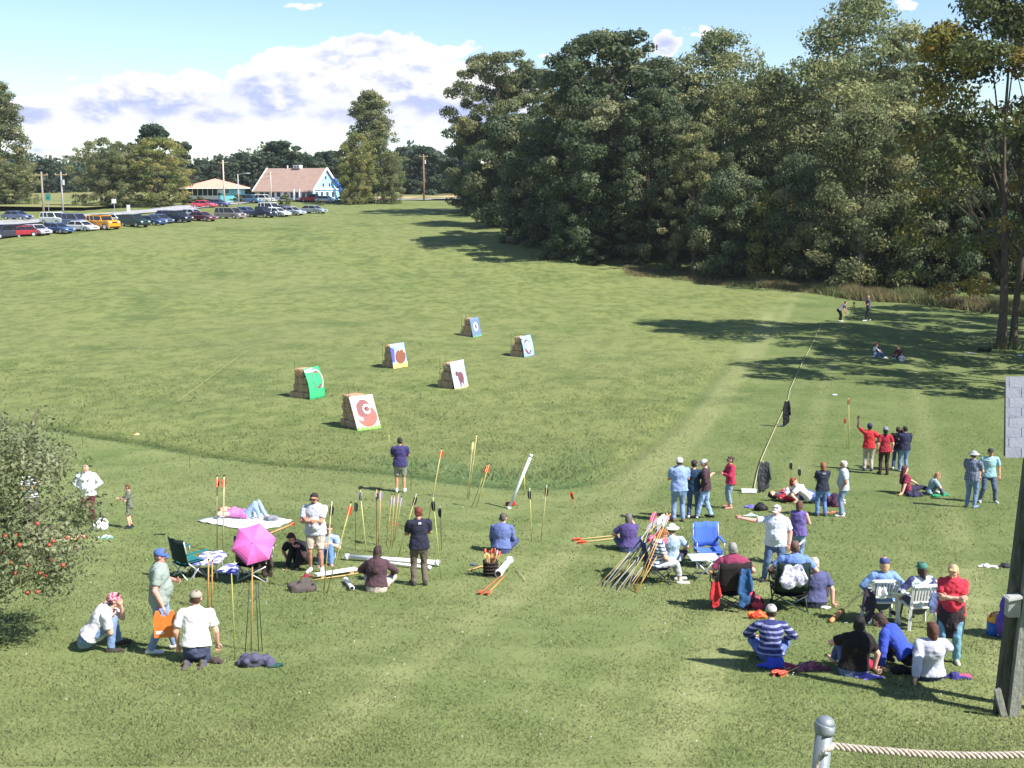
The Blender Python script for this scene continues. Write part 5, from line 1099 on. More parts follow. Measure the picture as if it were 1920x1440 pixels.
# bundle of darts propped on the blue chair
rb = random.Random(9)
for i in range(17):
    u = i/16; b = (1118+u*80+rb.uniform(-4, 4), 1100+u*14+rb.uniform(-6, 4)); t = (1252-(1-u)*10+rb.uniform(-16, 12), 975+rb.uniform(-18, 34))
    if i == 12: t = (1230, 958)
    wd = [(175, 165, 160), (205, 180, 110), (190, 190, 195)][i % 3]
    if u > .8: wd = (205, 160, 90)
    dart(b, t, [PK_, WH_, GR_, WH_, GR_][i % 5] if i != 12 else PK_, 'dart in the sheaf propped against the navy blue chair', wd, .012, 'sheaf of darts leaning on the blue chair', dy=1.15, fat=1.05)
def lying(a, b, fl, label, wood=(205, 175, 110), r=.013, group='darts lying on the lawn', lift=.04):
    p, q = g(*a), g(*b); p.z += lift; q.z += lift; return dart(None, None, fl, label, wood, r, group, pos=(p, q), fpos=.0)
lying((1160, 1006), (1075, 1015), OR_, 'upper one of two darts lying left of the purple shirt'); lying((1165, 1011), (1085, 1020), OR_, 'lower one of two darts lying left of the purple shirt')
lying((945, 1078), (900, 1116), OR_, 'orange feathered dart lying in front of the basket', (215, 120, 80)); lying((948, 1082), (914, 1117), OR_, 'second orange feathered dart lying in front of the basket', (225, 150, 90))
lying((1517, 1244), (1449, 1268), OR_, 'upper one of two darts lying by the striped shirt man', (225, 160, 120)); lying((1528, 1243), (1462, 1270), OR_, 'lower one of two darts lying by the striped shirt man', (225, 160, 120))
lying((508, 1002), (552, 984), OR_, 'orange tipped dart lying by the white blanket', (225, 160, 110), .02); lying((880, 1072), (925, 1058), None, 'bare wooden rod lying left of the basket', (190, 150, 100), .02)
lying((1558, 1168), (1578, 1150), None, 'short orange brown board lying near the balding man', (225, 150, 95), .05); lying((1578, 1150), (1612, 1120), None, 'thin dark rod beyond the orange brown board', (70, 70, 60), .008)
lying((592, 1090), (672, 1078), None, 'thin tan rod under the long white board', (205, 170, 110), .015); lying((985, 1090), (968, 1070), None, 'thin pale rod with a white end in front of the basket', (200, 200, 160), .01)
# tubes, board, basket and other gear
PVC = mat((.78, .79, .80), .4, 'plain', (.68, .69, .71), 2, bump=.02)
def ptube(a, b, r, label, lift=None, open_=True, group=None, pos=None):
    p, q = pos or (g(*a), g(*b))
    if not pos: p.z += r+.02; q.z += r+.02
    c = (p+q)/2; o = thing('storage_tube', c, label, 'tube', group); MB().tube([p-c, q-c], r, 14).build('tube_body', PVC, o, True)
    d = (q-p).normalized(); MB().tube([p-c-d*.03, p-c+d*.06], r*1.22, 14).build('end_cap', PVC, o, True); MB().tube([q-c-d*.06, q-c+d*.02], r*1.22, 14).build('end_cap', PVC, o, True)
    if open_: MB().tube([q-c+d*.018, q-c+d*.024], r*.8, 12).build('opening', BLACKC, o)
ptube((650, 1050), (822, 1062), .06, 'long thick white tube lying behind the dark haired woman', open_=False); ptube((690, 1056), (806, 1069), .038, 'thinner white tube lying in front of the long thick one', open_=False)
ptube((648, 1092), (660, 1108), .045, 'short white tube lying left of the dark haired woman'); ptube((955, 1058), (935, 1083), .075, 'short white tube with a dark mouth by the basket')
p_ = g(954, 954); ptube(0, 0, .045, 'tall white tube leaning to the right, stuck in the lawn', open_=False, pos=(p_, at(996, 853, p_.y+.2)))
o = thing('wooden_board', (g(592, 1086)+g(668, 1074))/2+V((0, 0, .10)), 'long narrow white board on short blocks beside the bearded man', 'board'); q = g(668, 1074)-g(592, 1086)
MB().bar(-q/2, q/2, .16, .04).build('board_top', mat((.75, .74, .72), .6), o); MB().bar(-q*.4-V((0, 0, .05)), -q*.3-V((0, 0, .05)), .14, .07).build('block', WOODM, o); MB().bar(q*.3-V((0, 0, .05)), q*.4-V((0, 0, .05)), .14, .07).build('block', WOODM, o)
def basket():
    p = g(920, 1080); o = thing('basket', p, 'dark basket in front of the man in the blue shirt', 'basket'); m = cloth((60, 44, 44)); 
    for k in range(5): MB().tube([(.16*math.cos(a/10*math.pi), .16*math.sin(a/10*math.pi), .03+k*.075) for a in range(21)], .016, 6).build('hoop', m, o)
    b = MB()
    for k in range(20): a = k/10*math.pi; b.tube([(.14*math.cos(a), .14*math.sin(a), 0), (.165*math.cos(a), .165*math.sin(a), .36)], .008, 5)
    b.build('weave', m, o); MB().tube([(0, 0, 0), (0, 0, .3)], [.135, .15], 16).build('lining', BLACKC, o)
    for i in range(13):
        a = rb.uniform(0, 6.28); r = rb.uniform(.02, .12); u = V((math.cos(a), math.sin(a), 0)); pp = p+u*r+V((0, 0, .18)); dart(None, None, [OR_, YW_, WH_, OR_][i % 4], 'short dart stored in the dark basket', (215, 170, 120), .012, 'short darts in the basket', pos=(pp, pp+u*rb.uniform(.02, .14)+V((0, 0, rb.uniform(.30, .48)))), fat=.55)
basket()
def heap(name, label, cat, px, py, size, m, seed=0, parts=(), pos=None):
    """crumpled bundle: bag, cloth or jacket lying on the grass"""
    p = pos or g(px, py); r = random.Random(seed); L = []; sx, sy, sz = size[0]*.58, size[1]*.58, size[2]*1.1
    if cat in ('paper', 'box'):
        o = thing('paper_sheet' if cat == 'paper' else 'box', p, label, cat, rz=r.uniform(-.4, .4)); MB().box((0, 0, sz/2+.03), (size[0], size[1], sz)).build('sheets' if cat == 'paper' else 'carton', m, o); return o
    k = 6; th = sz*(.5 if sz > .12 else .62)
    for i in range(k):
        a = r.uniform(0, 6.28); q = r.uniform(.2, .75); b_ = a+r.uniform(1.2, 2.6); zz = r.uniform(.25, .62)*sz
        L.append(((sx*q*math.cos(a), sy*q*math.sin(a), zz*.6), th*r.uniform(.6, .95), (sx*q*math.cos(b_), sy*q*math.sin(b_), zz), th*r.uniform(.5, .85)))
    L.append(((-sx*.6, 0, th*.4), th*.6, (sx*.6, 0, th*.4), th*.6)); L.append(((0, 0, th*.3), min(sx, sy)*.6, (0, 0, sz*.55), min(sx, sy)*.5, ((0, 0, 1), min(1, sz/min(sx, sy)*.6))))
    o = soft(name, p, label, cat, m, L, part={'backpack': 'main_sack', 'bag': 'main_sack'}.get(name, 'cloth_body'))
    for pn, loc, s_, mm in parts: MB().ell(loc, s_, nu=12, nv=6).build(pn, mm, o, True)
    return o
GREYC = cloth((92, 82, 78)); PURP = cloth((92, 60, 190))
heap('backpack', 'brown grey backpack on the grass in front of the bearded man', 'backpack', 568, 1108, (.60, .40, .28), GREYC, 1, [('pocket', (.02, -.12, .07), (.14, .07, .06), GREYC), ('strap', (.18, .02, .12), (.05, .10, .03), BLACKC)])
heap('jacket', 'crumpled slate jacket on the lawn under the thin dark rods', 'jacket', 477, 1248, (.66, .36, .22), cloth((84, 84, 112)), 2); heap('cloth', 'dark green cloth lying right of the crumpled slate jacket', 'cloth', 512, 1250, (.34, .2, .07), cloth((40, 84, 80)), 3)
heap('shoes', 'dark bundle on the grass right of the kneeling man', 'bundle', 403, 1243, (.30, .2, .10), cloth((74, 62, 62)), 4)
heap('backpack', 'white and black backpack beside the bald man', 'backpack', 188, 994, (.27, .22, .30), WHITE, 5, [('pocket', (0, -.14, .14), (.11, .06, .10), WHITE), ('strap', (0, -.02, .36), (.16, .03, .02), BLACKC)])
heap('backpack', 'grey backpack on the white blanket', 'backpack', 508, 978, (.42, .3, .2), cloth((130, 130, 145)), 6, [('pocket', (.08, -.1, .08), (.1, .06, .06), cloth((110, 110, 125)))])
heap('backpack', 'black bag with a violet pad near the big man', 'bag', 1428, 957, (.34, .28, .26), BLACKC, 7, [('pocket', (0, -.1, .1), (.09, .06, .08), cloth((60, 56, 50)))])
heap('cloth', 'violet pad lying left of the black bag', 'pad', 1409, 952, (.50, .26, .07), cloth((110, 100, 215)), 8); heap('cloth', 'pale green and white towel by the big man hand', 'towel', 1408, 968, (.56, .28, .06), mat(lin((225, 240, 240)), .9, 'patch', lin((150, 215, 205)), 7), 9)
heap('cloth', 'orange cloth beyond the big man shoulder', 'cloth', 1428, 976, (.4, .2, .07), cloth((232, 120, 70)), 10); heap('paper', 'white box lying on the grass under the grey tarp', 'box', 1404, 925, (.46, .16, .09), WHITE, 11)
heap('bag', 'pink red bundle on the grass between the dark chairs', 'bundle', 1408, 1140, (.26, .24, .36), mat(lin((60, 40, 50)), .9, 'patch', lin((225, 70, 100)), 6), 12); heap('bag', 'bright red and orange bundle at the foot of the black chair', 'bundle', 1420, 1160, (.36, .2, .16), mat(lin((225, 50, 40)), .9, 'patch', lin((240, 120, 60)), 9), 13)
heap('cloth', 'white cloth beside the balding man', 'cloth', 1548, 1142, (.26, .16, .07), WHITE, 14); heap('jacket', 'royal blue jacket behind the striped shirt man', 'jacket', 1447, 1252, (.58, .28, .16), cloth((50, 72, 205)), 15)
heap('cloth', 'maroon and pink patterned blanket on the grass between the seated people', 'blanket', 1520, 1254, (.85, .34, .08), mat(lin((150, 84, 104)), .9, 'patch', lin((96, 50, 70)), 12), 16); heap('cloth', 'magenta bundle next to the royal blue jacket', 'cloth', 1474, 1254, (.3, .2, .1), cloth((150, 40, 90)), 17)
heap('bag', 'crimson bag behind the woman in the black T-shirt', 'bag', 1634, 1254, (.26, .2, .17), cloth((205, 40, 80)), 18); heap('cloth', 'violet blanket under the woman in the black T-shirt', 'blanket', 1628, 1272, (.6, .26, .05), cloth((118, 108, 215)), 19)
heap('cloth', 'dark blue blanket end under the white top', 'blanket', 1790, 1272, (.62, .3, .07), cloth((52, 50, 130)), 20); heap('cloth', 'hot pink bundle at the end of the dark blue blanket', 'cloth', 1808, 1272, (.28, .15, .08), cloth((240, 70, 125)), 21)
heap('cloth', 'black bag beside the crouching blue jacket', 'bag', 1692, 1262, (.4, .26, .12), BLACKC, 22); heap('cloth', 'white cloth lying on the lawn left of the sign posts', 'cloth', 1850, 1064, (.54, .22, .09), WHITE, 23); heap('bag', 'dark bag behind the sign posts', 'bag', 1884, 1064, (.2, .2, .12), cloth((60, 56, 66)), 24)
heap('cloth', 'yellow orange cloth on the mown edge far left', 'cloth', 257, 818, (.62, .34, .10), mat(lin((245, 190, 80)), .9, 'patch', lin((240, 235, 220)), 5), 25)
heap('cloth', 'green cloth with green shoes beside the seated child', 'cloth', 1755, 932, (.34, .2, .10), cloth((30, 165, 110)), 26); heap('bag', 'dark navy bag in front of the seated woman in red', 'bag', 1714, 931, (.6, .3, .2), cloth((46, 44, 76)), 27)
heap('bag', 'dark red bag by the white haired man', 'bag', 1566, 950, (.42, .3, .36), mat(lin((60, 30, 60)), .9, 'patch', lin((130, 60, 100)), 4), 28); heap('cloth', 'orange brown cloth by the feet of the white haired man', 'cloth', 1560, 962, (.8, .2, .05), cloth((205, 120, 90)), 29)
heap('bag', 'black bag on the grass beside the lawn tree', 'bag', 1845, 659, (1.0, .5, .28), BLACKC, 30); heap('paper', 'small white sheet left of the black bag by the lawn tree', 'paper', 1821, 664, (.36, .2, .05), WHITE, 31); heap('paper', 'small white sheet right of the lawn tree', 'paper', 1913, 668, (.3, .2, .06), WHITE, 32); heap('paper', 'white scrap alone on the lawn above the tall orange dart', 'paper', 1565, 742, (.22, .12, .04), WHITE, 33)
heap('bag', 'small black and red bag at the foot of the leaning white tube', 'bag', 958, 948, (.34, .2, .16), mat(lin((40, 30, 34)), .9, 'patch', lin((190, 50, 60)), 7), 34); heap('cloth', 'crimson cloth at the feet of the bearded man', 'cloth', 575, 1082, (.42, .26, .05), cloth((150, 40, 66)), 35)
heap('cloth', 'blue grey cloth left of the basket', 'cloth', 889, 1060, (.24, .16, .05), cloth((88, 100, 130)), 36); heap('cloth', 'red and green bundle under the apple tree', 'bundle', 150, 1010, (.4, .3, .12), mat(lin((215, 190, 140)), .9, 'patch', lin((170, 60, 60)), 7), 37); heap('cloth', 'pale cyan and white cloth beside the white backpack', 'cloth', 198, 1009, (.5, .25, .07), mat(lin((230, 235, 240)), .9, 'patch', lin((140, 210, 220)), 7), 38)
heap('cloth', 'yellow and white cloth under the apple tree branches', 'cloth', 130, 1014, (.44, .26, .10), mat(lin((240, 235, 220)), .9, 'patch', lin((240, 200, 90)), 7), 40)
heap('coiled_strap', 'dark green strap lying on the grass right of the child', 'strap', 298, 1003, (.44, .14, .05), cloth((60, 84, 60)), 39)
def blanket(name, px, label, m, h=.015):
    P_ = [g(*q) for q in px]; c = sum(P_, V())/len(P_); o = thing(name, c, label, 'blanket'); n = len(P_)
    k = 6; vs = [V((0, 0, .05))]; fs = []
    ring = []
    for i in range(n):
        for j in range(k):
            t = j/k; ring.append(P_[i].lerp(P_[(i+1) % n], t)-c)
    N = len(ring); L = 5
    for l in range(1, L+1):
        for i, q in enumerate(ring): w = q*(l/L); w.z = H(w.x+c.x, w.y+c.y)-c.z+.035+.018*math.sin(i*1.9+l)*(1-.3*l/L); vs.append(w)
    fs = [(0, 1+i, 1+(i+1) % N) for i in range(N)]+[(1+(l-1)*N+i, 1+l*N+i, 1+l*N+(i+1) % N, 1+(l-1)*N+(i+1) % N) for l in range(1, L) for i in range(N)]
    b = MB().add(vs, fs).build('cloth_body', m, o, True, fix=True); mm = b.modifiers.new('t', 'SOLIDIFY'); mm.thickness = h
blanket('blanket', [(369, 978), (420, 966), (480, 962), (548, 978), (520, 990), (462, 996), (400, 984)], 'white blanket with a green rim under the lying woman', mat(lin((238, 240, 238)), .9, 'plain', lin((190, 225, 210)), 2))
TIE = mat(lin((230, 232, 245)), .85, 'patch', lin((104, 104, 205)), 7)
def shade_board(pts, z, label):
    P_ = [g(*q) for q in pts]; c = sum(P_, V())/len(P_); o = thing('side_table', c, label, 'table'); n = len(P_)
    MB().add([V((q.x-c.x, q.y-c.y, z)) for q in P_]+[V((q.x-c.x, q.y-c.y, z-.03)) for q in P_], [tuple(range(n)), tuple(range(2*n-1, n-1, -1))]+[(i, (i+1) % n, n+(i+1) % n, n+i) for i in range(n)]).build('patterned_cloth', TIE, o)
    for q in P_[::2]: MB().tube([(q.x*.8+c.x*.2-c.x, q.y*.8+c.y*.2-c.y, z-.03), (q.x-c.x, q.y-c.y, 0)], .012, 6).build('leg', ALU, o)
shade_board([(362, 1086), (382, 1070), (418, 1068), (427, 1074), (408, 1086)], .40, 'low table covered by a blue and white patterned cloth beside the director chair')
shade_board([(404, 1076), (425, 1066), (448, 1064), (446, 1080)], .08, 'flat blue and white patterned cloth board left of the umbrella chair')
# jug cooler, purple bag
def cooler():
    o = thing('jug_cooler', g(1865, 1190), 'blue drink cooler with an orange yellow lid and red handle', 'cooler'); b = cloth((20, 90, 190)); MB().tube([(0, 0, 0), (0, 0, .02), (0, 0, .25)], [.13, .14, .145], 20).build('jug_body', mat(lin((24, 96, 190)), .4), o, True)
    MB().tube([(0, 0, .25), (0, 0, .30), (0, 0, .36), (0, 0, .37)], [.148, .148, .10, .05], 20).build('lid', mat(lin((245, 175, 60)), .4), o, True)
    MB().tube([(-.14, -.03, .27), (-.09, -.03, .40), (.0, -.03, .43), (.09, -.03, .40), (.14, -.03, .27)], .012, 8).build('handle', mat(lin((190, 60, 40)), .5), o, True); MB().tube([(0, -.14, .06), (0, -.18, .06)], .018, 8).build('tap', WHITE, o)
cooler()
heap('bag', 'tall violet bag at the right edge behind the sign posts', 'bag', 1916, 1196, (.34, .34, .82), PURP, 41); heap('bag', 'dark bag at the far right edge above the violet bag', 'bag', 1925, 1058, (.4, .3, .2), cloth((50, 44, 80)), 42)
# ------------------------------------------------------------------ sign structure at the right
WG = mat(lin((148, 150, 142)), .9, 'wood', lin((104, 106, 98)), bump=.8); WDK = mat(lin((92, 92, 84)), .9, 'wood', lin((56, 56, 50)), bump=.8)
def signpost():
    b = g(1884, 1342); Y = b.y; o = thing('notice_structure', b, 'weathered wooden posts carrying a small shingled roof at the right edge', 'notice board')
    top = at(1912, 835, Y).z-b.z
    x1 = at(1887, 1340, Y).x-b.x
    tilt = .0
    MB().bar((.11, 0, -.1), (.11+.17, 0, top-.1), .15, .12, (0, 1, 0)).build('post', WG, o)
    MB().bar((-.045, .10, -.1), (.15, .10, top-.1), .15, .10, (0, 1, 0)).build('post', WDK, o)
    MB().bar((.92, 0, -.1), (1.05, 0, top+.2), .15, .12, (0, 1, 0)).build('post', WG, o)
    MB().bar((-.16, -.06, .42), (-.02, -.04, -.02), .05, .09).build('brace', WG, o)
    bz = at(1880, 1140, Y-.1).z-b.z; MB().box((-.045+.04, -.02, bz), (.17, .14, .28)).build('leaflet_box', mat(lin((150, 150, 146)), .7, 'plain', lin((120, 120, 116))), o); MB().prism([(-.11, .13), (.08, .17), (.08, .14), (-.11, .10)], (0, -.13, bz), (1, 0, 0), (0, 0, 1), (0, 1, 0), .2).build('box_lid', mat(lin((190, 190, 185)), .6), o)
    MB().bar((.28, .06, 2.0), (.90, .06, 2.0), .05, .9, (0, 1, 0)).build('notice_board', WDK, o)
    # small gabled roof of shingles, sloping towards the viewer
    zt, zb = at(1886, 708, Y+.06).z-b.z, at(1882, 858, Y-.10).z-b.z; xl = at(1884, 780, Y).x-b.x
    SH = [mat(lin(c), .9, 'plain', lin(c2), 6, bump=.6) for c, c2 in (((140, 142, 156), (122, 124, 138)), ((134, 136, 150), (116, 118, 132)), ((146, 148, 160), (128, 130, 144)))]
    lip = MB(); rows = 8; xr = xl+1.3
    for k in range(rows):
        f0, f1 = k/rows, (k+1.15)/rows; m = MB(); x = xl-(.22 if k % 2 else .05); j = 0
        while x < xr:
            w = .27; a, c = max(x, xl), min(x+w, xr); m.cur = (k*3+j*2) % 3
            if c-a > .02:
                y0, y1 = -.10+.16*f0, -.10+.16*f1; z0, z1 = zb+(zt-zb)*f0, zb+(zt-zb)*f1
                m.add([(a+.004, y0, z0+.012), (c-.004, y0, z0+.012), (c-.004, y1, z1-.004), (a+.004, y1, z1-.004), (a+.004, y0, z0-.004), (c-.004, y0, z0-.004), (c-.004, y1, z1-.012), (a+.004, y1, z1-.012)], [(0, 1, 2, 3), (7, 6, 5, 4), (0, 4, 5, 1), (1, 5, 6, 2), (2, 6, 7, 3), (3, 7, 4, 0)])
            x += w; j += 1
        m.build('shingle_row', SH, o)
    MB().add([(xl+.01, -.08, zb+.01), (xr, -.08, zb+.01), (xr, .05, zt-.09), (xl+.01, .05, zt-.09), (xl+.01, -.02, zb+.01), (xr, -.02, zb+.01), (xr, .10, zt-.09), (xl+.01, .10, zt-.09)], [(0, 1, 2, 3), (7, 6, 5, 4), (0, 3, 7, 4), (1, 5, 6, 2), (0, 4, 5, 1), (3, 2, 6, 7)]).build('roof_deck', WDK, o)
signpost()
def bollard():
    Y = 7.6; c = at(1546, 1362, Y); zb = H(c.x, Y); o = thing('metal_bollard', V((c.x, Y, zb)), 'grey painted metal post with a domed cap in the lower right corner', 'post'); h = c.z-zb
    gm = mat(lin((138, 146, 152)), .45, 'plain', lin((108, 116, 120)), 3, metal=.25, bump=.15); L = .06
    MB().tube([(-.07, -.0, -.1), (0, 0, h-.02)], .056, 24).build('post_tube', gm, o, True)
    MB().tube([(0, 0, h-.045), (.001, 0, h-.03), (.002, 0, h+.02), (.003, 0, h+.024)], [.064, .066, .066, .062], 24).build('cap_collar', gm, o, True); MB().ell((.003, 0, h+.02), (.062, .062, .052), nu=24, nv=10, zmin=0).build('domed_cap', gm, o, True)
    MB().tube([(-.003, -.058, h-.16), (-.004, -.078, h-.16)], .016, 10).build('bolt', METAL, o, True)
    # three-strand rope hanging to the right
    ra = at(1562, 1399, Y); rbp = at(2120, 1398, Y+.25); r = thing('rope', ra, 'thick twisted cream rope running right from the domed metal post', 'rope'); rm = mat(lin((196, 182, 168)), .9, 'plain', lin((128, 114, 104)), 40, bump=.9)
    D = rbp-ra; n = 520
    for s in range(3):
        pts = []
        for i in range(n):
            t = i/(n-1); a = t*D.length/.115*2*math.pi+s*2.094; c_ = D*t+V((0, 0, -.07*math.sin(math.pi*t)))
            pts.append(c_+V((0, math.cos(a), math.sin(a)))*.0165)
        MB().tube(pts, .0108, 7).build('strand', rm, r, True)
    kn = MB(); pts = [V((0, 0, 0)), V((-.03, -.03, .004)), V((-.075, -.035, -.02)), V((-.105, -.03, -.10)), V((-.125, -.02, -.24)), V((-.13, -.02, -.4))]
    for s in range(3):
        q = []; sp = spline(pts, 26)
        for i, c_ in enumerate(sp): a = i/len(sp)*9*2*math.pi/2+s*2.094; q.append(c_+V((math.cos(a)*.3, math.cos(a), math.sin(a)))*.0125)
        MB().tube(q, .0135, 6).build('tail_strand', rm, r, True)
bollard()
# ------------------------------------------------------------------ long rope line with coats hung on it
def ropeline():
    P_ = [g(1541, 606), g(1513, 672), g(1476, 775), g(1425, 905), g(1414, 917)]; a = g(1471, 800); b = g(1427, 924)
    ta, tb = at(1474, 752, a.y), at(1430, 866, b.y)
    o = thing('rope_line', P_[0], 'long pale rope stretched across the lawn past two coats on stakes', 'rope'); pts = [g(1541+(u0-1541), v0)+V((0, 0, .05)) for u0, v0 in [(1541, 606), (1534, 622), (1522, 648), (1508, 674), (1494, 703), (1481, 732), (1477, 752), (1466, 777), (1453, 805), (1441, 832), (1427, 864), (1420, 888), (1414, 917)]]
    MB().tube([q-P_[0] for q in pts], [.018 for i in range(len(pts))], 7).build('cord', mat(lin((178, 172, 140)), .85, 'plain', lin((150, 144, 112)), 8), o, True)
    for i, (p, t) in enumerate(((a, ta), (b, tb))):
        s = thing('stake', p, ('farther', 'nearer')[i]+' stake by the long rope, hidden under the '+('black coat', 'grey black tarp')[i], 'stake'); MB().tube([(0, 0, -.05), t-p], .03, 8).build('pole', WOODM, s); MB().tube([t-p-V((0, 0, .01)), t-p+V((0, 0, .03))], .045, 8).build('cap', WOODM, s)
    cloth_drape('coat', 'black coat hung on the farther stake of the long rope', 'coat', ta+V((.03, -.03, .03)), .34, (ta.z-a.z)*.98, BLACKC, seed=4); heap('bag', 'white bundle at the foot of the farther rope stake', 'bundle', 1468, 799, (.26, .18, .14), WHITE, 44)
    cloth_drape('tarp', 'grey black tarp draped on the nearer stake of the long rope', 'tarp', tb+V((.05, -.03, .0)), .44, (tb.z-b.z)*.98, mat(lin((62, 64, 70)), .6, 'plain', lin((34, 36, 40)), 6, bump=.8), seed=9, lean=-.1)
ropeline()
# ------------------------------------------------------------------ cars
CG = 'cars parked at the end of the field'
def car(kind, px, py, az, col, label, group=CG, s=1.0):
    p = g(px, py); o = thing('parked_car' if kind != 'pickup' else 'pickup_truck', p+V((0, 0, .02)), label, {'pickup': 'pickup', 'van': 'van', 'suv': 'car', 'boxy': 'car'}.get(kind, 'car'), group, R(90-az-14)); o.scale = (s*.95,)*3
    L, Wd, hh, hood, c0, c1, c2, c3, zb = {'sedan': (4.7, 1.8, 1.42, .82, -1.95, -1.25, .35, 1.15, .90), 'suv': (4.6, 1.86, 1.78, 1.05, -2.2, -1.95, .55, 1.1, 1.08), 'van': (4.9, 1.95, 1.80, 1.0, -2.4, -2.15, .85, 1.65, 1.02),
        'pickup': (5.2, 1.9, 1.76, 1.05, -.45, -.30, .85, 1.35, 1.08), 'boxy': (4.75, 2.05, 1.95, 1.32, -2.3, -2.2, .55, .85, 1.30), 'hatch': (4.2, 1.75, 1.45, .88, -2.0, -1.55, .35, 1.1, .92)}[kind]
    h = L/2; paint = mat(lin(col), .35, 'paint', tuple(v*.93 for v in lin(col)), 1, bump=0); w = Wd/2
    prof = [(-h, .32), (-h-.02, .55), (-h+.06, zb-.08), (c0-.05, zb), (c3+.05, zb-.01), (h-.35, hood-.06 if kind != 'boxy' else hood), (h-.02, hood-.22), (h, .55), (h-.05, .30)]
    for wx in (1.42, -1.38): k = prof[-1]; 
    B = MB(); n = len(prof)
    secs = [(-w+.0, .90), (-w*.97, 1.0), (w*.97, 1.0), (w, .90)]
    vs = []
    for y, q in ((-w, .93), (-w*.92, 1), (w*.92, 1), (w, .93)):
        for x, z in prof: vs.append((x*(1 if q == 1 else .985), y, .3+(z-.3)*q))
    fs = [(j*n+i, j*n+(i+1) % n, (j+1)*n+(i+1) % n, (j+1)*n+i) for j in range(3) for i in range(n)]+[tuple(range(n))[::-1], tuple(range(3*n, 4*n))]
    B.add(vs, fs); bevel(B.build('body', paint, o), .05, 2)
    def cab(x0, x1, x2, x3, z0, z1, wi, wt, name, m):
        v = [(x0, -wi, z0), (x3, -wi, z0), (x3, wi, z0), (x0, wi, z0), (x1, -wt, z1), (x2, -wt, z1), (x2, wt, z1), (x1, wt, z1)]
        return MB().add(v, [(0, 3, 2, 1), (4, 5, 6, 7), (0, 1, 5, 4), (1, 2, 6, 5), (2, 3, 7, 6), (3, 0, 4, 7)]).build(name, m, o)
    wt = w*(.78 if kind in ('sedan', 'hatch') else .88)
    cab(c0, c1, c2, c3, zb-.03, hh-.06, w*.93, wt, 'windows', GLASS)
    bevel(cab(c1-.10, c1-.04, c2+.02, c2+.10, hh-.075, hh, wt+.03, wt-.04, 'roof', paint), .03, 2)
    pl = MB()
    for sy in (-1, 1):
        for (xa, xb) in ((c0, c1), (c3, c2), (c0+(c3-c0)*.48, c1+(c2-c1)*.50)):
            pl.bar((xa, sy*(w*.935), zb-.02), (xb, sy*(wt+.005), hh-.05), .03, .09, (0, sy, 0))
        if kind in ('suv', 'van', 'boxy'): pl.bar((c0+(c3-c0)*.24, sy*w*.935, zb-.02), (c1+(c2-c1)*.2, sy*(wt+.005), hh-.05), .03, .12, (0, sy, 0))
    pl.build('pillars', paint, o)
    if kind == 'pickup': MB().box((-1.55, 0, zb+.005), (1.9, w*1.6, .02)).build('cargo_bed', BLACKC, o)
    for sx in (h-1.0 if kind != 'boxy' else h-.9, -h+.95):
        for sy in (-1, 1):
            wh = bpy.data.objects.new('wheel', None); COL.objects.link(wh); wh.parent = o; wh.location = (sx, sy*(w-.09), .34 if kind != 'boxy' else .44); r = .34 if kind != 'boxy' else .46
            MB().tube([(0, -.11, 0), (0, .115, 0)], r, 18).build('tyre', RUBBER, wh, True); MB().tube([(0, sy*.10, 0), (0, sy*.125, 0)], r*.6, 12).build('rim', ALU, wh)
    for sy in (-1, 1):
        MB().box((h-.06, sy*w*.72, hood-.24), (.10, .34, .15)).build('headlight', mat((.8, .82, .84), .1, bump=0), o); MB().box((-h+.0, sy*w*.8, zb-.24), (.06, .26, .18)).build('taillight', mat(lin((170, 24, 24)), .3, bump=0), o)
    MB().box((h-.01, 0, .42), (.10, w*1.7, .16)).build('bumper', BLACKC if kind in ('boxy', 'suv') else paint, o); MB().box((h+.01, 0, hood-.27), (.05, w*.8, .14)).build('grille', BLACKC, o)
    for sy in (-1, 1): MB().box((c3-.15, sy*(w+.08), zb+.03), (.12, .18, .12)).build('mirror', paint, o)
    if kind == 'boxy': MB().tube([(-h, 0, .95), (-h-.22, 0, .95)], .42, 18).build('spare_wheel', RUBBER, o); MB().box((-.6, 0, hh+.06), (2.2, 1.4, .04)).build('roof_rack', BLACKC, o)
    return o
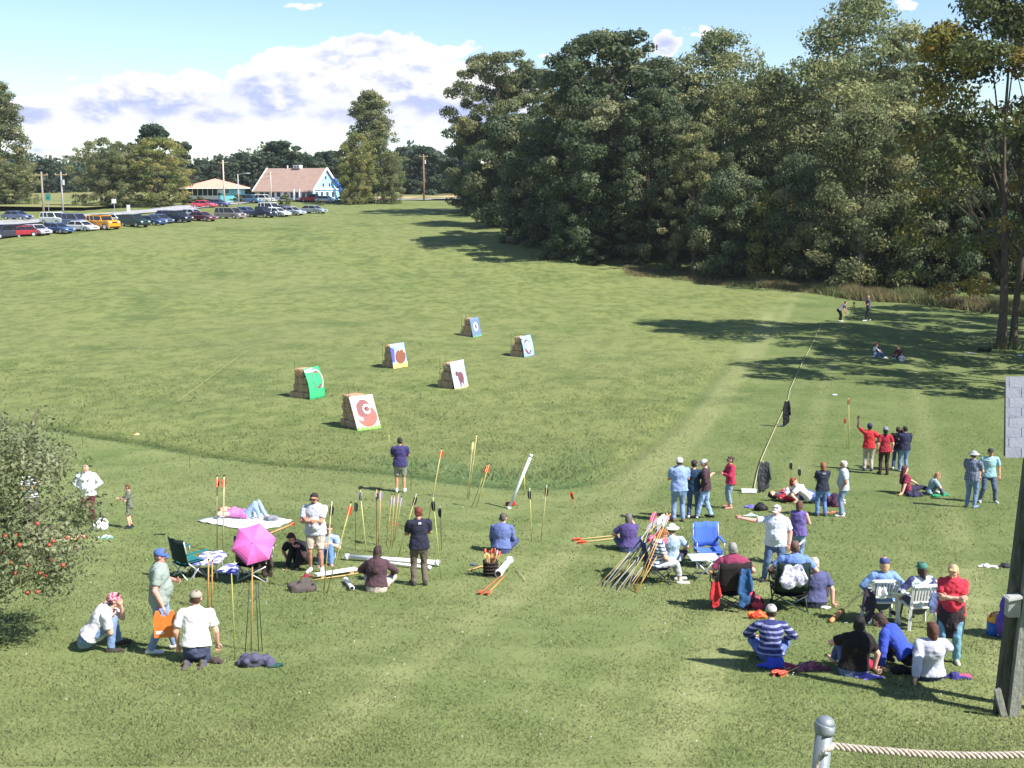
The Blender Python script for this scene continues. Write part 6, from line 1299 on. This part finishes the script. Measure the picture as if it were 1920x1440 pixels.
for a in [('suv', 11, 447, 205, (52, 54, 70), 'dark blue grey car at the left end of the parked front row'), ('sedan', 42, 444, 235, (165, 40, 55), 'red car second from the left in the front row'), ('sedan', 68, 441, 110, (178, 176, 190), 'silver car third in the front row'),
 ('sedan', 108, 438, 100, (70, 92, 140), 'steel blue car left of the white sedan in the front row'), ('sedan', 154, 434, 100, (225, 225, 228), 'white sedan in front of the orange four by four'), ('boxy', 194, 431, 108, (225, 150, 35), 'boxy orange yellow four wheel drive with black bumper'),
 ('suv', 252, 426, 106, (34, 62, 62), 'dark green car right of the orange four by four'), ('sedan', 284, 423, 104, (56, 76, 116), 'navy sedan right of the dark green car'), ('sedan', 300, 420, 112, (82, 92, 125), 'grey blue sedan partly behind the navy sedan'),
 ('suv', 334, 418, 104, (34, 40, 56), 'black sport utility in the middle of the front row'), ('sedan', 379, 415, 104, (110, 60, 76), 'maroon sedan left of the tan minivan'), ('van', 432, 411, 102, (138, 128, 130), 'tan minivan in the right half of the front row'),
 ('pickup', 488, 408, 100, (44, 50, 76), 'dark blue pickup right of the tan minivan'), ('sedan', 519, 406, 104, (225, 228, 235), 'white sedan right of the pickup'), ('sedan', 547, 404, 104, (175, 182, 200), 'pale silver sedan near the right end of the row'), ('sedan', 588, 401, 100, (150, 158, 165), 'silver sedan alone at the right end of the row'),
 ('suv', 104, 421, 104, (228, 228, 232), 'white sport utility in the back row at the left'), ('van', 140, 424, 104, (98, 108, 150), 'lavender blue van in the back row beside the white utility'), ('sedan', 218, 419, 104, (222, 224, 226), 'white car in the back row behind the orange four by four'),
 ('hatch', 316, 412, 106, (96, 90, 130), 'violet blue hatchback in the back row'), ('sedan', 362, 409, 104, (205, 208, 222), 'pale sedan in the back row left of the tan minivan'), ('sedan', 462, 404, 104, (90, 110, 160), 'mid blue sedan in the back row behind the pickup'), ('suv', 508, 400, 104, (225, 226, 232), 'white wagon in the back row behind the right cars'), ('sedan', 535, 401, 100, (60, 66, 110), 'dark blue car in the back row near the right end')]:
    car(*a)
for a in [('sedan', 33, 413, 95, (92, 102, 135), 'grey blue car driving on the road at the far left'), ('sedan', 383, 390, 92, (215, 70, 90), 'pinkish red car on the road below the teal pavilion'), ('sedan', 409, 388, 92, (80, 84, 130), 'dark car on the road right of the pinkish red one'),
 ('van', 470, 381, 100, (78, 118, 160), 'blue van at the left end of the long roofed house'), ('suv', 494, 381, 96, (228, 230, 232), 'white car in front of the long roofed house'), ('pickup', 586, 379, 92, (205, 50, 45), 'bright red pickup at the gable end of the house'), ('sedan', 612, 380, 95, (220, 225, 232), 'white car right of the bright red pickup')]:
    car(*a, group='cars by the houses and road')
# ------------------------------------------------------------------ buildings across the road
def wallquad(o, name, m, a, b, z0, z1, t=.12):
    a, b = V(a), V(b); return MB().bar((a.x, a.y, (z0+z1)/2), (b.x, b.y, (z0+z1)/2), t, z1-z0, (0, 0, 1)).build(name, m, o)
def house():
    c = g(556, 378.5); c = V((c.x*1.03, c.y+9, c.z)); c.z = H(c.x, c.y); yaw = R(-27); o = thing('house', c, 'long house with a pinkish brown roof, white walls and a blue gable end', 'house', rz=yaw)
    L, Wd, ez, rzz = 7.4, 9.6, 2.3, 6.7; c0 = -L; w = Wd/2
    wh = mat(lin((225, 225, 225)), .8, 'plain', lin((205, 200, 200)), .8); bl = mat(lin((150, 200, 225)), .8, 'plain', lin((130, 185, 215)), 1); rf = mat(lin((168, 142, 130)), .95, 'plain', lin((148, 122, 112)), 1.2); gl = mat(lin((60, 66, 84)), .25, bump=0)
    MB().box((0, -w+.07, ez/2), (2*L-.3, .14, ez)).build('front_wall', wh, o); MB().box((0, w-.07, ez/2), (2*L-.3, .14, ez)).build('back_wall', wh, o)
    for sx, m in ((1, bl), (-1, wh)):
        MB().prism([(-w, 0), (w, 0), (w, ez), (0, rzz-.15), (-w, ez)], (sx*(L-.15), 0, 0), (0, 1, 0), (0, 0, 1), (sx, 0, 0), .15).build('gable_wall', m, o)
    for sy in (-1, 1):
        e = .5; sl_ = (rzz-ez)/w; MB().add([(-L-.4, sy*(w+e), ez-e*sl_), (L+.4, sy*(w+e), ez-e*sl_), (L+.4, 0, rzz), (-L-.4, 0, rzz), (-L-.4, sy*(w+e), ez-e*sl_-.18), (L+.4, sy*(w+e), ez-e*sl_-.18), (L+.4, 0, rzz-.18), (-L-.4, 0, rzz-.18)], [(0, 1, 2, 3), (7, 6, 5, 4), (0, 4, 5, 1), (1, 5, 6, 2), (3, 7, 4, 0)]).build('roof_slope', rf, o)
        for sx in (-1, 1): MB().bar((sx*(L+.42), sy*(w+e), ez-e*sl_-.06), (sx*(L+.42), 0, rzz-.03), .1, .42, (0, -sy, .6)).build('rake_board', WHITE, o)
    for x in (-5.6, -4.2, -2.8, -1.2):
        f = MB().box((x, -w-.02, 1.25), (1.15, .08, 1.3)).build('window', WHITE, o); MB().box((x, -w-.07, 1.25), (.95, .04, 1.1)).build('pane', gl, f)
    for x in (.6, 2.2, 3.6, 5.2, 6.4): f = MB().box((x, -w-.02, 1.15), (.9, .08, 1.5)).build('window', WHITE, o); MB().box((x, -w-.07, 1.15), (.7, .04, 1.3)).build('pane', gl, f)
    for y in (-3.4, -1.6, .4, 2.4): f = MB().box((L+.03, y, 1.2), (.08, 1.2, 1.4)).build('window', WHITE, o); MB().box((L+.08, y, 1.2), (.05, .9, 1.15)).build('pane', gl, f)
    for y, z in ((-.1, 4.7), (-1.0, 3.2), (1.2, 3.2)): f = MB().box((L+.03, y, z), (.08, .8, .95)).build('window', WHITE, o); MB().box((L+.08, y, z), (.05, .6, .75)).build('pane', gl, f)
    MB().box((L+.1, 0, 2.35), (.3, 9.2, .25)).build('trim_band', WHITE, o)
    MB().bar((L+.9, 2.0, 4.6), (L+2.0, 4.6, .3), .7, .5).build('blue_canopy', mat(lin((50, 110, 190)), .6), o); MB().box((3.2, -w-.7, 1.2), (.25, .25, 2.4)).box((4.6, -w-.7, 1.2), (.25, .25, 2.4)).build('porch_posts', WHITE, o)
    f = MB().box((.3, 0, rzz+.3), (1.7, 1.0, .7)).build('ridge_vent', WHITE, o); MB().box((.0, -.52, rzz+.3), (.35, .06, .35)).box((.7, -.52, rzz+.3), (.35, .06, .35)).build('louvre', gl, f)
    MB().tube([(-2.4, 0, rzz-.1), (-2.4, 0, rzz+.6)], .15, 8).build('vent_pipe', WHITE, o)
house()
def pavilion():
    c = g(405, 379); o = thing('pavilion', c, 'teal and white pavilion with a wide pink hipped roof', 'building', rz=R(8)); tl_ = mat(lin((110, 190, 195)), .8, 'plain', lin((95, 172, 180)), .8); rf = mat(lin((222, 160, 140)), .95, 'plain', lin((200, 140, 122)), 1); gl = mat(lin((56, 62, 74)), .3, bump=0)
    hx, hy, ez, tz = 6.6, 4.2, 2.95, 4.75
    MB().add([(-hx, -hy, ez), (hx, -hy, ez), (hx, hy, ez), (-hx, hy, ez), (0, 0, tz), (-hx, -hy, ez-.22), (hx, -hy, ez-.22), (hx, hy, ez-.22), (-hx, hy, ez-.22)], [(0, 1, 4), (1, 2, 4), (2, 3, 4), (3, 0, 4), (0, 5, 6, 1), (1, 6, 7, 2), (2, 7, 8, 3), (3, 8, 5, 0), (8, 7, 6, 5)]).build('roof', rf, o)
    MB().box((0, 0, ez-.14), (13.4, 8.5, .16)).build('fascia', WHITE, o)
    MB().box((3.4, 0, 1.35), (4.4, 6.8, 2.7)).build('teal_block', tl_, o); MB().box((-2.4, 1.2, 1.35), (7.0, 4.0, 2.7)).build('recessed_wall', gl, o)
    MB().box((-2.8, -2.9, 1.05), (8.2, .14, .62)).build('balcony_rail', WHITE, o); MB().box((-2.6, -1.6, .7), (7.6, 2.4, .1)).build('balcony_floor', WHITE, o)
    for i in range(8): MB().box((-6.2+i*.98, -2.85, 2.05), (.15, .15, 1.6)).build('column', WHITE, o)
    MB().box((1.3, -3.5, 2.25), (1.2, .3, .7)).build('white_panel', WHITE, o); f = MB().box((2.6, -3.45, 2.1), (.9, .12, .8)).build('window', WHITE, o); MB().box((2.6, -3.53, 2.1), (.7, .06, .6)).build('pane', gl, f); MB().box((4.9, -3.45, 2.1), (.8, .12, .8)).build('window', WHITE, o)
pavilion()
# poles, wires, signs
def pole(px, py, top, label, lamp=False, box=False, r=.15, col=(150, 138, 126)):
    p = g(px, py); h = at(px, top, p.y).z-p.z; o = thing('utility_pole' if not lamp else 'street_lamp', p, label, 'pole' if not lamp else 'lamp')
    MB().tube([(0, 0, -.3), (0, 0, h)], [r, r*.7], 10).build('shaft', mat(lin(col), .9, 'wood', tuple(v*.75 for v in lin(col))), o, True)
    if lamp: MB().tube([(0, 0, h-.2), (.6, 0, h+.05), (1.6, 0, h+.15)], .06, 6).build('arm', METAL, o); MB().ell((1.9, 0, h+.1), (.5, .2, .12)).build('lamp_head', ALU, o)
    else: MB().box((0, 0, h-.45), (1.8, .12, .12)).build('crossarm', WOODM, o); [MB().tube([(x, 0, h-.39), (x, 0, h-.22)], .05, 6).build('insulator', ALU, o) for x in (-.8, 0, .8)]
    if box: MB().tube([(.28, 0, h-2.0), (.28, 0, h-1.2)], .22, 10).build('transformer', ALU, o)
    return p+V((0, 0, h-.3))
pt = [pole(83, 416, 322, 'brown utility pole beside the green road sign', r=.17), pole(119, 408, 322, 'grey utility pole with a transformer left of the trees', box=True, col=(165, 165, 165)), pole(421, 385, 300, 'tall pale utility pole in front of the teal pavilion', col=(205, 195, 185), r=.17),
      pole(509, 384, 322, 'pale pole in front of the long roof', col=(200, 190, 180), r=.13), pole(795, 377, 289, 'tall brown utility pole with transformer right of the isolated tree', box=True, r=.2, col=(150, 110, 95))]
pole(448, 386, 326, 'pale street lamp with a curved arm right of the tall pale pole', lamp=True, r=.1, col=(205, 205, 215)); pole(306, 0, 0, 'x') if False else None
def wire(a, b, z, label):
    o = thing('overhead_wire', a, label, 'wire', 'overhead wires between the poles'); D = b-a; MB().tube([D*(i/14)+V((0, 0, -1.2*math.sin(math.pi*i/14)+z)) for i in range(15)], .022, 4).build('cable', BLACKC, o)
for i, (a, b) in enumerate([(0, 1), (1, 2), (2, 3)]):
    for z in (0, -.9): wire(pt[a], pt[b], z, 'thin dark overhead wire sagging between utility poles along the road')
wire(pt[4], V((-60, 280, pt[4].z)), 0, 'thin dark overhead wire sagging left of the tall brown pole')
def sign(px, py, top, wpx, col, label, bands=None):
    p = g(px, py); h = at(px, top, p.y).z-p.z; w = wpx/ppm(p.y); o = thing('road_sign', p, label, 'sign')
    MB().tube([(-w*.3 if w > 1 else 0, 0, 0), (-w*.3 if w > 1 else 0, 0, h)], .06, 6).build('post', METAL, o)
    if w > 1: MB().tube([(w*.3, 0, 0), (w*.3, 0, h)], .06, 6).build('post', METAL, o)
    ph = h*(.5 if w > 1 else .32); MB().box((0, -.08, h-ph/2), (w, .05, ph)).build('sign_face', mat(lin(col), .5), o)
    if bands: MB().box((0, -.115, h-ph*.6), (w*.35, .02, ph*.35)).build('sign_mark', mat(lin(bands), .5), o)
sign(92, 402, 363, 10, (60, 140, 130), 'green road sign on two posts beside the brown utility pole', (40, 90, 90)); sign(215, 398, 373, 8, (235, 235, 240), 'small square white sign by the road'); sign(643, 381, 357, 7, (110, 170, 170), 'small green sign right of the blue gable')
o = thing('mailbox', g(241, 397), 'small white roadside marker right of the square white sign', 'marker'); MB().box((0, 0, .5), (.4, .4, 1.0)).build('marker_body', WHITE, o); MB().box((0, 0, 1.05), (.5, .5, .12)).build('marker_cap', WHITE, o)

a_, b_ = g(332, 757), g(452, 668); o = thing('string_line', a_, 'pale string stretched over the rough grass left of the targets', 'string'); MB().tube([g(332+120*i/12, 757-89*i/12)-a_+V((0, 0, .10)) for i in range(13)], .010, 5).build('cord', BAMBOO, o)
def clover():
    n = 130; Y = 1/(1/15.-NR.rand(n)*(1/15.-1/60.)); X = (NR.rand(n)*2-1)*Y*.42; co = []
    mb = MB()
    for x, y in zip(X, Y):
        r = .008+.00028*y; mb.ell((x, y, H(x, y)+.05), (r, r, r*.7), nu=6, nv=3)
    o = mb.build('clover_flowers', mat((.62, .62, .55), .9, 'plain', bump=0)); tag(o, 'tiny pale clover flowers and scraps dotted over the lawn', 'flowers', kind='stuff')
clover()

hp = BIGP['world'](BIGP['wr'][-1]); o = thing('wooden_stick', hp, 'pale wooden stick held low by the big man in the white polo', 'stick')
q0, q1 = at(1462, 1052, hp.y-.05)-hp, at(1509, 1012, hp.y+.1)-hp; MB().tube([q0, q1], .018, 8).build('rod', mat(lin((225, 205, 170)), .6), o, True)
hp = BM['world'](BM['wr'][-1]); o = thing('red_cord', hp, 'thin red cord stretched left from the hands of the navy T-shirt man', 'cord')
MB().tube([V((0, 0, 0)), at(731, 979, hp.y)-hp], .007, 6).build('cord', mat(lin((190, 60, 60)), .7), o)
c_ = g(1600, 600); o = thing('tripod', c_, 'thin dark tripod between the two distant figures', 'tripod')
for i in range(3): MB().tube([(0, 0, 1.25), (.38*math.cos(i*2.1+.4), .38*math.sin(i*2.1+.4), 0)], .018, 6).build('leg', DKF, o)
MB().box((0, 0, 1.32), (.16, .12, .14)).build('tripod_head', DKF, o)
def haze():
    m = bpy.data.materials.new('haze'); m.use_nodes = True; t = NT(m.node_tree); t.n.clear(); v = t.new('ShaderNodeVolumePrincipled'); o = t.new('ShaderNodeOutputMaterial'); t.put(o.inputs[1], v.outputs[0])
    v.inputs['Color'].default_value = (.86, .92, 1, 1); v.inputs['Density'].default_value = .00012; v.inputs['Anisotropy'].default_value = .2
    h = MB().box((0, 1700, 10), (9000, 4000, 46)).build('haze', m); h['kind'] = 'stuff'
haze()
finish_people()
